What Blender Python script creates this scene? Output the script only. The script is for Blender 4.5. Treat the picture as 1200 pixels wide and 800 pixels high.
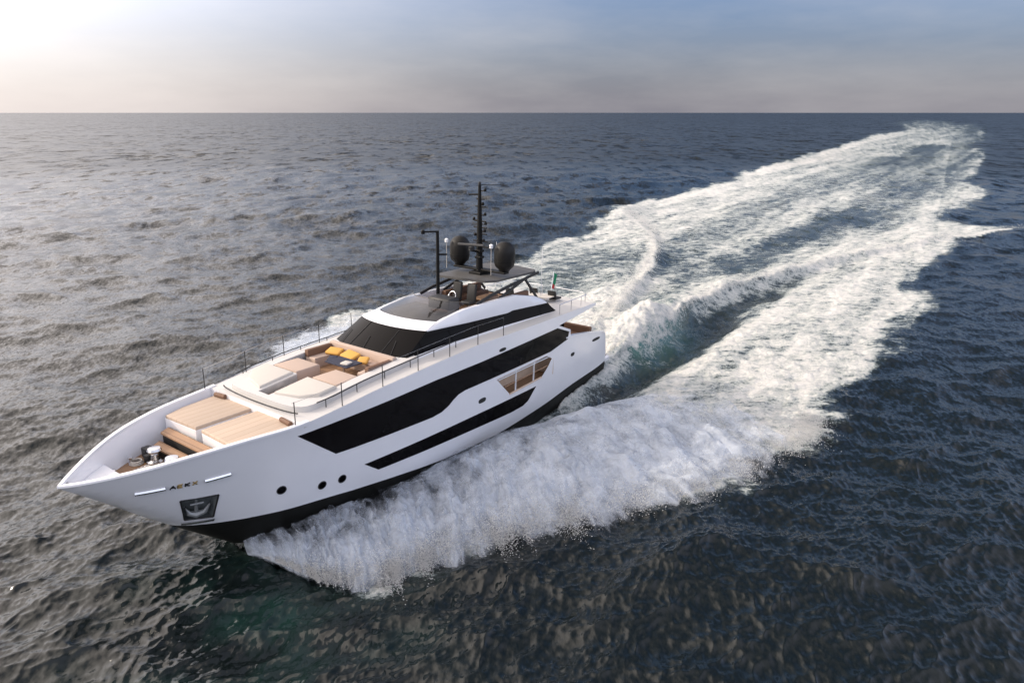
import bpy, bmesh, math, random
import numpy as np
from mathutils import Vector, Matrix
from mathutils.geometry import delaunay_2d_cdt

for _o in list(bpy.data.objects):
    bpy.data.objects.remove(_o)
scene = bpy.context.scene
COL = scene.collection
rad = math.radians

# ------------------------------------------------------------------ camera
CAM_H = 17.03
PITCH = math.atan(268 / 800.0)
cam_data = bpy.data.cameras.new("camera")
cam = bpy.data.objects.new("camera", cam_data)
COL.objects.link(cam)
cam_data.sensor_width = 36.0
cam_data.sensor_fit = 'HORIZONTAL'
cam_data.lens = 24.0
cam_data.clip_start = 0.1
cam_data.clip_end = 60000
cam.location = (0, 0, CAM_H)
cam.rotation_euler = (math.pi / 2 - PITCH, 0, 0)
scene.camera = cam

# ------------------------------------------------------------------ sun + sky
SUN_AZ = rad(-86)      # measured from +Y, negative = towards -X
SUN_EL = rad(28.5)
SUN_DIR = Vector((math.sin(SUN_AZ) * math.cos(SUN_EL), math.cos(SUN_AZ) * math.cos(SUN_EL), math.sin(SUN_EL)))
sun_data = bpy.data.lights.new("sun", 'SUN')
sun_data.energy = 2.1
sun_data.angle = rad(0.6)
sun_data.color = (1.0, 0.86, 0.70)
sun = bpy.data.objects.new("sun", sun_data)
COL.objects.link(sun)
sun.rotation_euler = (-SUN_DIR).to_track_quat('-Z', 'Y').to_euler()
sun.location = (-200, 20, 120)

world = bpy.data.worlds.new("World")
scene.world = world
world.use_nodes = True
wn, wl = world.node_tree.nodes, world.node_tree.links
wn.clear()


def wnode(t, **kw):
    n = wn.new(t)
    for k, v in kw.items():
        setattr(n, k, v)
    return n


sky = wnode('ShaderNodeTexSky', sky_type='NISHITA', sun_disc=False)
sky.sun_elevation = SUN_EL
sky.sun_rotation = SUN_AZ
sky.altitude = 0
sky.air_density = 1.0
sky.dust_density = 0.7
sky.ozone_density = 3.0
hsv = wnode('ShaderNodeHueSaturation')
hsv.inputs['Saturation'].default_value = 0.95
wl.new(sky.outputs[0], hsv.inputs['Color'])
# thin milky haze: glow round the sun's quarter of the sky, faint lilac bank over the horizon
tc = wnode('ShaderNodeTexCoord')
dotn = wnode('ShaderNodeVectorMath', operation='DOT_PRODUCT')
wl.new(tc.outputs['Generated'], dotn.inputs[0])
dotn.inputs[1].default_value = SUN_DIR
sep = wnode('ShaderNodeSeparateXYZ')
wl.new(tc.outputs['Generated'], sep.inputs[0])
glow = wnode('ShaderNodeMapRange', interpolation_type='SMOOTHSTEP')
glow.inputs['From Min'].default_value = -0.05
glow.inputs['From Max'].default_value = 1.0
wl.new(dotn.outputs['Value'], glow.inputs['Value'])
hz = wnode('ShaderNodeMapRange', interpolation_type='SMOOTHSTEP')
hz.inputs['From Min'].default_value = -0.02
hz.inputs['From Max'].default_value = 0.22
hz.inputs['To Min'].default_value = 1.0
hz.inputs['To Max'].default_value = 0.0
wl.new(sep.outputs['Z'], hz.inputs['Value'])
# wispy cloud noise
mp = wnode('ShaderNodeMapping')
mp.inputs['Scale'].default_value = (1.0, 1.0, 4.2)
wl.new(tc.outputs['Generated'], mp.inputs['Vector'])
cn = wnode('ShaderNodeTexNoise')
cn.inputs['Scale'].default_value = 3.4
cn.inputs['Detail'].default_value = 7
cn.inputs['Roughness'].default_value = 0.55
wl.new(mp.outputs[0], cn.inputs['Vector'])
cr = wnode('ShaderNodeMapRange')
cr.inputs['From Min'].default_value = 0.42
cr.inputs['From Max'].default_value = 0.75
cr.inputs['To Min'].default_value = 0.0
cr.inputs['To Max'].default_value = 0.20
wl.new(cn.outputs['Fac'], cr.inputs['Value'])
mix1 = wnode('ShaderNodeMix', data_type='RGBA')          # lilac bank over the horizon
mix1.inputs['B'].default_value = (2.2, 2.1, 2.42, 1)
hzf = wnode('ShaderNodeMath', operation='MULTIPLY')
hzf.inputs[1].default_value = 0.95
wl.new(hz.outputs[0], hzf.inputs[0])
wl.new(hzf.outputs[0], mix1.inputs['Factor'])
cool = wnode('ShaderNodeMix', data_type='RGBA', blend_type='MULTIPLY')   # the sky's own cool tone on this day
cool.inputs['Factor'].default_value = 1.0
cool.inputs['B'].default_value = (0.66, 0.77, 1.0, 1)
wl.new(hsv.outputs[0], cool.inputs['A'])
hi = wnode('ShaderNodeMapRange', interpolation_type='SMOOTHSTEP')      # greyer overhead
hi.inputs['From Min'].default_value = 0.14
hi.inputs['From Max'].default_value = 0.40
wl.new(sep.outputs['Z'], hi.inputs['Value'])
grey = wnode('ShaderNodeMix', data_type='RGBA', blend_type='MULTIPLY')
grey.inputs['B'].default_value = (0.94, 0.945, 0.86, 1)
wl.new(hi.outputs[0], grey.inputs['Factor'])
wl.new(cool.outputs['Result'], grey.inputs['A'])
wl.new(grey.outputs['Result'], mix1.inputs['A'])
mix2 = wnode('ShaderNodeMix', data_type='RGBA')          # clouds
mix2.inputs['B'].default_value = (7.0, 6.6, 6.4, 1)
wl.new(cr.outputs[0], mix2.inputs['Factor'])
wl.new(mix1.outputs['Result'], mix2.inputs['A'])
mix3 = wnode('ShaderNodeMix', data_type='RGBA', blend_type='ADD')   # glow
mix3.inputs['B'].default_value = (8.4, 7.3, 6.3, 1)
wl.new(glow.outputs[0], mix3.inputs['Factor'])
wl.new(mix2.outputs['Result'], mix3.inputs['A'])
glow2 = wnode('ShaderNodeMapRange', interpolation_type='SMOOTHSTEP')   # brighter veil close to the sun
glow2.inputs['From Min'].default_value = 0.30
glow2.inputs['From Max'].default_value = 0.95
wl.new(dotn.outputs['Value'], glow2.inputs['Value'])
mix4 = wnode('ShaderNodeMix', data_type='RGBA', blend_type='ADD')
mix4.inputs['B'].default_value = (16.0, 13.6, 11.2, 1)
veil = wnode('ShaderNodeMapRange', interpolation_type='SMOOTHSTEP')    # thinner towards the horizon haze
veil.inputs['From Min'].default_value = 0.03
veil.inputs['From Max'].default_value = 0.28
wl.new(sep.outputs['Z'], veil.inputs['Value'])
vm = wnode('ShaderNodeMath', operation='MULTIPLY')
wl.new(glow2.outputs[0], vm.inputs[0])
wl.new(veil.outputs[0], vm.inputs[1])
wl.new(vm.outputs[0], mix4.inputs['Factor'])
# fill light added to the unseen sky behind the viewer, lifts the shaded hull
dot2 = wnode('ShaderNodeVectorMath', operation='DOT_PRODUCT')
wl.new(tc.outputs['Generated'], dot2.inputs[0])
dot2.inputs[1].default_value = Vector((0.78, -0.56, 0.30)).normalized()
back_fill = wnode('ShaderNodeMapRange', interpolation_type='SMOOTHSTEP')
back_fill.inputs['From Min'].default_value = 0.10
back_fill.inputs['From Max'].default_value = 0.95
wl.new(dot2.outputs['Value'], back_fill.inputs['Value'])
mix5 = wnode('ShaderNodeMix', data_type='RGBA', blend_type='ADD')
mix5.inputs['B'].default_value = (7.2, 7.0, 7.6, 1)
wl.new(back_fill.outputs[0], mix5.inputs['Factor'])
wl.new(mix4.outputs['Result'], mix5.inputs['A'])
wl.new(mix3.outputs['Result'], mix4.inputs['A'])
bg = wnode('ShaderNodeBackground')
bg.inputs['Strength'].default_value = 0.10
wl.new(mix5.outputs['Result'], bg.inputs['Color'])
wo = wnode('ShaderNodeOutputWorld')
wl.new(bg.outputs[0], wo.inputs['Surface'])

vs = scene.view_settings
vs.view_transform = 'Standard'
vs.look = 'None'
vs.exposure = 0.27
vs.gamma = 1.0
vs.use_curve_mapping = False
scene.cycles.use_denoising = True
scene.cycles.max_bounces = 8
scene.cycles.transparent_max_bounces = 24
scene.cycles.sample_clamp_indirect = 4.0
scene.cycles.sample_clamp_direct = 4.0
scene.cycles.caustics_reflective = False
scene.cycles.caustics_refractive = False

# ------------------------------------------------------------------ numpy noise
_rng = np.random.default_rng(7)
_PERM = _rng.permutation(512)
_PERM = np.concatenate([_PERM, _PERM])
_GA = _rng.uniform(0, 2 * np.pi, 512)
_GX, _GY = np.cos(_GA), np.sin(_GA)


def perlin(x, y):
    xi = np.floor(x).astype(np.int64)
    yi = np.floor(y).astype(np.int64)
    xf, yf = x - xi, y - yi
    u = xf * xf * xf * (xf * (xf * 6 - 15) + 10)
    v = yf * yf * yf * (yf * (yf * 6 - 15) + 10)

    def g(ix, iy, dx, dy):
        h = _PERM[(_PERM[ix & 511] + iy) & 511]
        return _GX[h] * dx + _GY[h] * dy
    a = g(xi, yi, xf, yf)
    b = g(xi + 1, yi, xf - 1, yf)
    c = g(xi, yi + 1, xf, yf - 1)
    d = g(xi + 1, yi + 1, xf - 1, yf - 1)
    return ((a + (b - a) * u) * (1 - v) + (c + (d - c) * u) * v) * 1.5


def fbm(x, y, octaves=4, gain=0.5, lac=2.03, seed=0.0):
    s, a, n = 0, 1.0, 0
    x = x + seed * 17.31
    y = y - seed * 9.77
    for _ in range(octaves):
        s = s + a * perlin(x, y)
        n += a
        a *= gain
        x = x * lac + 3.1
        y = y * lac + 7.7
    return s / n


def sstep(a, b, x):
    t = np.clip((x - a) / (b - a), 0, 1)
    return t * t * (3 - 2 * t)


def dist_polyline(X, Y, pts, closed=False):
    """distance to a polyline and the parameter (0..1 by index) of the nearest point, and the signed side"""
    P = np.array(pts, float)
    n = len(P)
    segs = n if closed else n - 1
    best = np.full(X.shape, 1e18)
    par = np.zeros(X.shape)
    side = np.zeros(X.shape)
    for i in range(segs):
        a, b = P[i], P[(i + 1) % n]
        d = b - a
        L = d @ d + 1e-12
        t = np.clip(((X - a[0]) * d[0] + (Y - a[1]) * d[1]) / L, 0, 1)
        ex, ey = X - (a[0] + t * d[0]), Y - (a[1] + t * d[1])
        q = ex * ex + ey * ey
        m = q < best
        best = np.where(m, q, best)
        par = np.where(m, (i + t) / segs, par)
        side = np.where(m, np.sign(d[0] * ey - d[1] * ex), side)
    return np.sqrt(best), par, side


def in_poly(X, Y, pts):
    P = np.array(pts, float)
    inside = np.zeros(X.shape, bool)
    n = len(P)
    for i in range(n):
        x1, y1 = P[i]
        x2, y2 = P[(i + 1) % n]
        if y1 == y2:
            continue
        c = ((y1 > Y) != (y2 > Y)) & (X < (x2 - x1) * (Y - y1) / (y2 - y1) + x1)
        inside ^= c
    return inside


def sd_poly(X, Y, pts):
    d, _, _ = dist_polyline(X, Y, pts, True)
    return np.where(in_poly(X, Y, pts), d, -d)


# ------------------------------------------------------------------ material helpers
class NT:
    def __init__(self, name):
        self.m = bpy.data.materials.new(name)
        self.m.use_nodes = True
        self.t = self.m.node_tree
        self.n, self.l = self.t.nodes, self.t.links
        self.n.clear()
        self.out = self.n.new('ShaderNodeOutputMaterial')

    def node(self, t, ins=None, **kw):
        n = self.n.new(t)
        for k, v in kw.items():
            setattr(n, k, v)
        for k, v in (ins or {}).items():
            if isinstance(v, bpy.types.NodeSocket):
                self.l.new(v, n.inputs[k])
            else:
                n.inputs[k].default_value = v
        return n

    def math(self, op, a, b=0.0, clamp=False):
        n = self.node('ShaderNodeMath', {0: a, 1: b}, operation=op)
        n.use_clamp = clamp
        return n.outputs[0]

    def rng(self, v, a, b, c=0.0, d=1.0, smooth=True):
        n = self.node('ShaderNodeMapRange', {'Value': v, 'From Min': a, 'From Max': b, 'To Min': c, 'To Max': d})
        if smooth:
            n.interpolation_type = 'SMOOTHSTEP'
        return n.outputs[0]

    def mixc(self, f, a, b):
        n = self.node('ShaderNodeMix', data_type='RGBA')
        for k, v in (('Factor', f), ('A', a), ('B', b)):
            if isinstance(v, bpy.types.NodeSocket):
                self.l.new(v, n.inputs[k])
            else:
                n.inputs[k].default_value = v
        return n.outputs['Result']

    def noise(self, vec, scale, detail=3.0, rough=0.5, dist=0.0):
        ins = {'Scale': scale, 'Detail': detail, 'Roughness': rough, 'Distortion': dist}
        if vec is not None:
            ins['Vector'] = vec
        return self.node('ShaderNodeTexNoise', ins).outputs['Fac']

    def finish(self, sh):
        self.l.new(sh, self.out.inputs['Surface'])
        return self.m


def c4(c):
    return (c[0], c[1], c[2], 1.0)


def simple(name, col, rough=0.5, metal=0.0, coat=0.0, var=0.06, scale=3.0, bump=0.0, bscale=40.0, spec=0.5):
    t = NT(name)
    co = t.node('ShaderNodeTexCoord').outputs['Object']
    nz = t.noise(co, scale, 4.0, 0.6)
    a = tuple(max(0, c * (1 - var)) for c in col)
    b = tuple(min(1, c * (1 + var)) for c in col)
    colr = t.mixc(nz, c4(a), c4(b))
    rr = t.rng(nz, 0.3, 0.7, rough * 0.85, min(1, rough * 1.15))
    ins = {'Base Color': colr, 'Roughness': rr, 'Metallic': metal, 'Coat Weight': coat, 'Coat Roughness': 0.08, 'Specular IOR Level': spec}
    if bump:
        bn = t.node('ShaderNodeBump', {'Height': t.noise(co, bscale, 3.0), 'Strength': bump, 'Distance': 0.01})
        ins['Normal'] = bn.outputs[0]
    return t.finish(t.node('ShaderNodeBsdfPrincipled', ins).outputs[0])


def planks(name, col, axis, width, line=(0.03, 0.02, 0.015), lw=0.08, rough=0.6, var=0.25):
    t = NT(name)
    co = t.node('ShaderNodeTexCoord').outputs['Object']
    sp = t.node('ShaderNodeSeparateXYZ', {0: co})
    v = t.math('DIVIDE', sp.outputs[axis], width)
    fr = t.math('FRACT', v)
    ln = t.math('LESS_THAN', fr, lw)
    wn_ = t.node('ShaderNodeTexWhiteNoise', {'W': t.math('FLOOR', v)}, noise_dimensions='1D').outputs['Value']
    nz = t.noise(co, 6.0, 5.0, 0.65)
    f = t.math('ADD', t.math('MULTIPLY', wn_, 0.5), t.math('MULTIPLY', nz, 0.5))
    base = t.mixc(f, c4([c * (1 - var) for c in col]), c4([min(1, c * (1 + var)) for c in col]))
    colr = t.mixc(ln, base, c4(line))
    return t.finish(t.node('ShaderNodeBsdfPrincipled', {'Base Color': colr, 'Roughness': rough}).outputs[0])


# ------------------------------------------------------------------ object helpers
def tag(o, label=None, cat=None, group=None, kind=None):
    for k, v in (('label', label), ('category', cat), ('group', group), ('kind', kind)):
        if v:
            o[k] = v
    return o


def mesh_obj(name, verts, faces, mat=None, parent=None, smooth=False, sharp=None):
    me = bpy.data.meshes.new(name)
    me.from_pydata([tuple(map(float, v)) for v in verts], [], [tuple(int(i) for i in f) for f in faces])
    me.validate()
    if mat:
        me.materials.append(mat)
    if smooth:
        me.polygons.foreach_set('use_smooth', np.ones(len(me.polygons), bool))
    me.update()
    o = bpy.data.objects.new(name, me)
    COL.objects.link(o)
    if parent:
        o.parent = parent
    if sharp is not None:
        me.set_sharp_from_angle(angle=rad(sharp))
    return o


def grid_faces(nr, nc, wrap=False):
    f = []
    for r in range(nr - 1):
        for c in range(nc if wrap else nc - 1):
            c2 = (c + 1) % nc
            f.append((r * nc + c, r * nc + c2, (r + 1) * nc + c2, (r + 1) * nc + c))
    return f


class MB:
    """collects shapes for ONE mesh object"""
    def __init__(self):
        self.v, self.f = [], []

    def add(self, v, f):
        n = len(self.v)
        self.v += [tuple(p) for p in v]
        self.f += [tuple(i + n for i in q) for q in f]
        return self

    def box(self, c, s, rz=0.0, ry=0.0, bev=0.0, seg=2):
        bm = bmesh.new()
        bmesh.ops.create_cube(bm, size=1.0)
        bmesh.ops.scale(bm, vec=s, verts=bm.verts)
        if bev:
            bmesh.ops.bevel(bm, geom=list(bm.edges), offset=min(bev, min(s) * 0.49), segments=seg, affect='EDGES', profile=0.5)
        bmesh.ops.transform(bm, matrix=Matrix.Translation(c) @ Matrix.Rotation(rz, 4, 'Z') @ Matrix.Rotation(ry, 4, 'Y'), verts=bm.verts)
        self._bm(bm)
        return self

    def _bm(self, bm):
        bm.verts.ensure_lookup_table()
        bm.verts.index_update()
        self.add([v.co[:] for v in bm.verts], [[v.index for v in f.verts] for f in bm.faces])
        bm.free()

    def prism(self, poly, z0, z1, bev=0.0, seg=2):
        """poly in x,y; z0,z1 floats or callables of (x,y)"""
        fz0 = z0 if callable(z0) else (lambda x, y: z0)
        fz1 = z1 if callable(z1) else (lambda x, y: z1)
        n = len(poly)
        ar = sum(poly[i][0] * poly[(i + 1) % n][1] - poly[(i + 1) % n][0] * poly[i][1] for i in range(n))
        if ar < 0:
            poly = poly[::-1]
        bm = bmesh.new()
        lo = [bm.verts.new((x, y, fz0(x, y))) for x, y in poly]
        hi = [bm.verts.new((x, y, fz1(x, y))) for x, y in poly]
        bm.faces.new(lo[::-1])
        top = bm.faces.new(hi)
        for i in range(n):
            bm.faces.new((lo[i], lo[(i + 1) % n], hi[(i + 1) % n], hi[i]))
        if bev:
            bmesh.ops.bevel(bm, geom=list(top.edges), offset=bev, segments=seg, affect='EDGES', profile=0.5)
        self._bm(bm)
        return self

    def tube(self, pts, r, n=8, cap=True):
        pts = [Vector(p) for p in pts]
        rs = r if isinstance(r, (list, tuple)) else [r] * len(pts)
        rings = []
        for i, p in enumerate(pts):
            d = (pts[min(i + 1, len(pts) - 1)] - pts[max(i - 1, 0)]).normalized()
            up = Vector((0, 0, 1)) if abs(d.z) < 0.9 else Vector((1, 0, 0))
            a = d.cross(up).normalized()
            b = a.cross(d)
            rings.append([p + (a * math.cos(2 * math.pi * k / n) + b * math.sin(2 * math.pi * k / n)) * rs[i] for k in range(n)])
        v = [q for R_ in rings for q in R_]
        f = grid_faces(len(pts), n, True)
        if cap:
            f += [tuple(range(n))[::-1], tuple(range((len(pts) - 1) * n, len(pts) * n))]
        return self.add(v, f)

    def lathe(self, prof, c=(0, 0, 0), n=24, rx=0.0):
        v = []
        for r, z in prof:
            for k in range(n):
                a = 2 * math.pi * k / n
                v.append((c[0] + r * math.cos(a), c[1] + r * math.sin(a), c[2] + z))
        f = grid_faces(len(prof), n, True)
        f += [tuple(range(n))[::-1], tuple(range((len(prof) - 1) * n, len(prof) * n))]
        return self.add(v, f)

    def build(self, name, mat, parent=None, smooth=False, sharp=35):
        return mesh_obj(name, self.v, self.f, mat, parent, smooth, sharp if smooth else None)

# ------------------------------------------------------------------ yacht frame (bow-up trim while under way)
TH, TRIM = 0.624, 0.036
_c, _s = math.cos(TRIM), math.sin(TRIM)
HD = np.array([-math.sin(TH), -math.cos(TH), 0.0])
PT = np.array([math.cos(TH), -math.sin(TH), 0.0])
UPV = np.array([0, 0, 1.0])
BM3 = np.stack([HD * _c + UPV * _s, PT, -HD * _s + UPV * _c], 1)
BO = np.array([3.559, 45.392, 0.0])


def b2w(p):
    return np.asarray(p, float) @ BM3.T + BO


# hull form: half breadth, sheer, stem/keel profile
BX_ = [-0.8, 0, 4, 10, 16, 20, 22, 24.7, 25.5, 26.8, 27.75, 28.7, 29.5, 30.5, 31.3, 31.65, 31.8]
BY_ = [3.22, 3.3, 3.4, 3.5, 3.52, 3.48, 3.4, 3.2, 3.03, 2.75, 2.48, 2.16, 1.8, 1.15, .5, .17, 0.0]


def _smooth_tab(xs, ys, sig):
    gx = np.arange(-3, 34, 0.05)
    gy = np.interp(gx, xs, ys)
    k = np.exp(-0.5 * (np.arange(-60, 61) * 0.05 / sig) ** 2)
    k /= k.sum()
    pad = np.pad(gy, 60, mode='edge')
    return gx, np.convolve(pad, k, 'valid')


_bgx, _bgy = _smooth_tab(BX_, BY_, 0.5)
_rgx, _rgy = _smooth_tab([14, 16.6, 20.9, 22.9, 24.7, 26.8, 28.7, 30.5, 31.8], [5.6, 5.48, 5.22, 4.97, 4.78, 4.78, 4.66, 4.4, 4.2], 0.5)
_kgx, _kgy = _smooth_tab([0, 15, 22, 25.1, 26.3, 28.1, 29.22, 30.66, 31.8], [-1.1, -1.5, -1.45, -1.05, -.53, .92, 1.88, 3.21, 4.19], 0.3)
_wgx, _wgy = _smooth_tab([-.85, .71, 4.15, 7.1, 9.8, 12.2, 16.3, 19.7, 22.5, 25.3, 27.3, 28.55],
                         [1.04, .80, .58, .22, .05, -.05, .13, .52, .86, 1.10, 1.27, 1.35], 0.5)


def halfb(x):
    a = np.interp(x, _bgx, _bgy)
    b = np.interp(x, BX_, BY_)
    w = np.clip((31.2 - np.asarray(x, float)) / 1.0, 0, 1)
    return a * w + b * (1 - w)


def zrail(x):
    return np.interp(x, _rgx, _rgy)


def zdeck(x):          # top edge of the raised topsides aft of the bow bulwark
    x = np.asarray(x, float)
    return np.where(x > 14, zrail(x), np.interp(x, [1.5, 6.85, 14], [5.48, 5.52, 5.59]))


def zkeel(x):
    return np.interp(x, [0, 15, 22, 25.1, 26.3, 28.1, 29.22, 30.66, 31.8], [-1.1, -1.5, -1.45, -1.05, -.53, .92, 1.88, 3.21, 4.19])


def zboot(x):
    return np.interp(x, _wgx, _wgy)


def zref(x):
    return np.interp(x, [0, 20, 24.7, 26.8, 28.7, 30.5, 31.8], [4.5, 4.6, 4.76, 4.78, 4.66, 4.4, 4.2])


def hully(x, z):
    t = np.clip((z - zkeel(x)) / (zref(x) - zkeel(x)), 0, 1.0)
    p = np.interp(x, [0, 12, 18, 22, 25, 28.5, 31.8], [.04, .05, .085, .16, .27, .46, .6])
    return halfb(x) * t ** p


# ------------------------------------------------------------------ wake layout (world metres, seen on the water)
OUT = [(-11.6, 24.6), (-9.7, 23.7), (-8.6, 22.7), (-7.4, 21.7), (-6.4, 21.2), (-5.5, 21.5), (-4.4, 21.7), (-3.3, 22.3), (-1.9, 23.3),
       (0.0, 24.1), (1.4, 24.7), (3.3, 25.5), (5.3, 26.3), (7.8, 27.2), (10.0, 28.1), (12.0, 28.7), (13.0, 30.4), (14.9, 31.9),
       (17.6, 33.9), (19.1, 36.6), (19.9, 39.1), (22.2, 41.2), (24.8, 43.5), (28.6, 47.8), (31.1, 51.3), (34.4, 55.4), (41.1, 62.2),
       (42.9, 68.9), (47.8, 75.8), (53.4, 83.4), (58.4, 89.0), (65.7, 96.0), (72.6, 101.8), (79.4, 106.5), (81.2, 109.1), (78.1, 110.0),
       (75.3, 110.9), (75.3, 116.5), (77.7, 121.6), (90.6, 137.2), (106.8, 153.8), (121.2, 183.7), (144.5, 217.1), (188.8, 280.2),
       (307.5, 453.5), (560.8, 836.1), (906.6, 1437.4), (1035.4, 1777.0), (854.5, 1589.3), (363.3, 683.1), (224.5, 467.8),
       (133.7, 316.7), (89.1, 244.8), (57.6, 188.6), (38.6, 157.2), (25.7, 138.6), (17.0, 122.7), (10.4, 104.1), (3.4, 89.0),
       (-1.5, 79.0), (-8.0, 68.0), (-13.4, 59.3), (-16.2, 56.7), (-17.2, 50.4), (-17.6, 47.0)]
for _x, _y in [(12.2, -14.4), (14.5, -12.9), (16.3, -11.6), (18.0, -10.4), (19.3, -9.5), (21.1, -8.5), (22.7, -7.9), (23.8, -7.4), (24.7, -6.7),
               (25.4, -5.6), (25.6, -4.4), (25.5, -3.0), (25.6, -1.6)]:
    _w = b2w((_x, _y, 0))
    OUT.append((_w[0], _w[1]))
R_STB = [(4.6, 47.5), (6.4, 51.5), (10.0, 60.0), (14.1, 71.7), (18.0, 84.5), (20.3, 98.0), (20.5, 112.0), (19.5, 124.0)]
R_PORT = [(9.0, 48.6), (13.3, 55.1), (16.4, 60.6), (21.2, 66.1), (27.5, 71.8), (34.6, 78.0), (42.3, 83.7), (50.7, 89.5), (60.2, 96.1), (68.6, 99.8), (80.0, 106.8)]
TROUGH = [(2.0, 36.6), (5.0, 41.0), (7.4, 44.2), (10.9, 48.4), (14.9, 53.6), (19.6, 60.6), (25.0, 67.0), (31.8, 73.4), (39.4, 79.8)]
HOLLOW = [(-1.0, 33.5), (1.2, 35.0), (2.7, 37.0), (4.8, 38.9), (7.9, 41.7), (11.0, 45.6), (14.2, 49.0), (18.6, 56.2), (22.6, 62.2), (27.0, 67.6),
          (25.0, 66.0), (18.0, 59.2), (13.0, 52.5), (8.2, 45.8), (5.9, 44.3), (2.7, 40.0), (0.5, 36.5)]
STREAKS = [([(1.0, 62.0), (3.5, 67.1), (7.9, 77.1), (12.8, 84.5)], 2.6, 0.55),
           ([(15.5, 73.0), (17.7, 79.4), (26.7, 96.7), (42.6, 122.7), (65.7, 157.2), (98.4, 201.9), (150, 282)], 2.6, 0.45),
           ([(24.0, 73.0), (32.1, 84.5), (47.5, 105.7), (65.2, 128.4), (91.8, 166.5), (130, 225), (230, 390)], 2.4, 0.45),
           ([(13.0, 61.0), (17.7, 68.9), (24.9, 78.5), (34.1, 90.2), (44.9, 102.5), (62, 122)], 1.8, 0.40),
           ([(58, 110), (80, 136), (104, 170), (150, 238), (300, 470), (600, 930)], 2.8, 0.30)]
TRK = math.atan2(0.81, 0.584)      # direction the wake runs away in


GREEN = [None]


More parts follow.
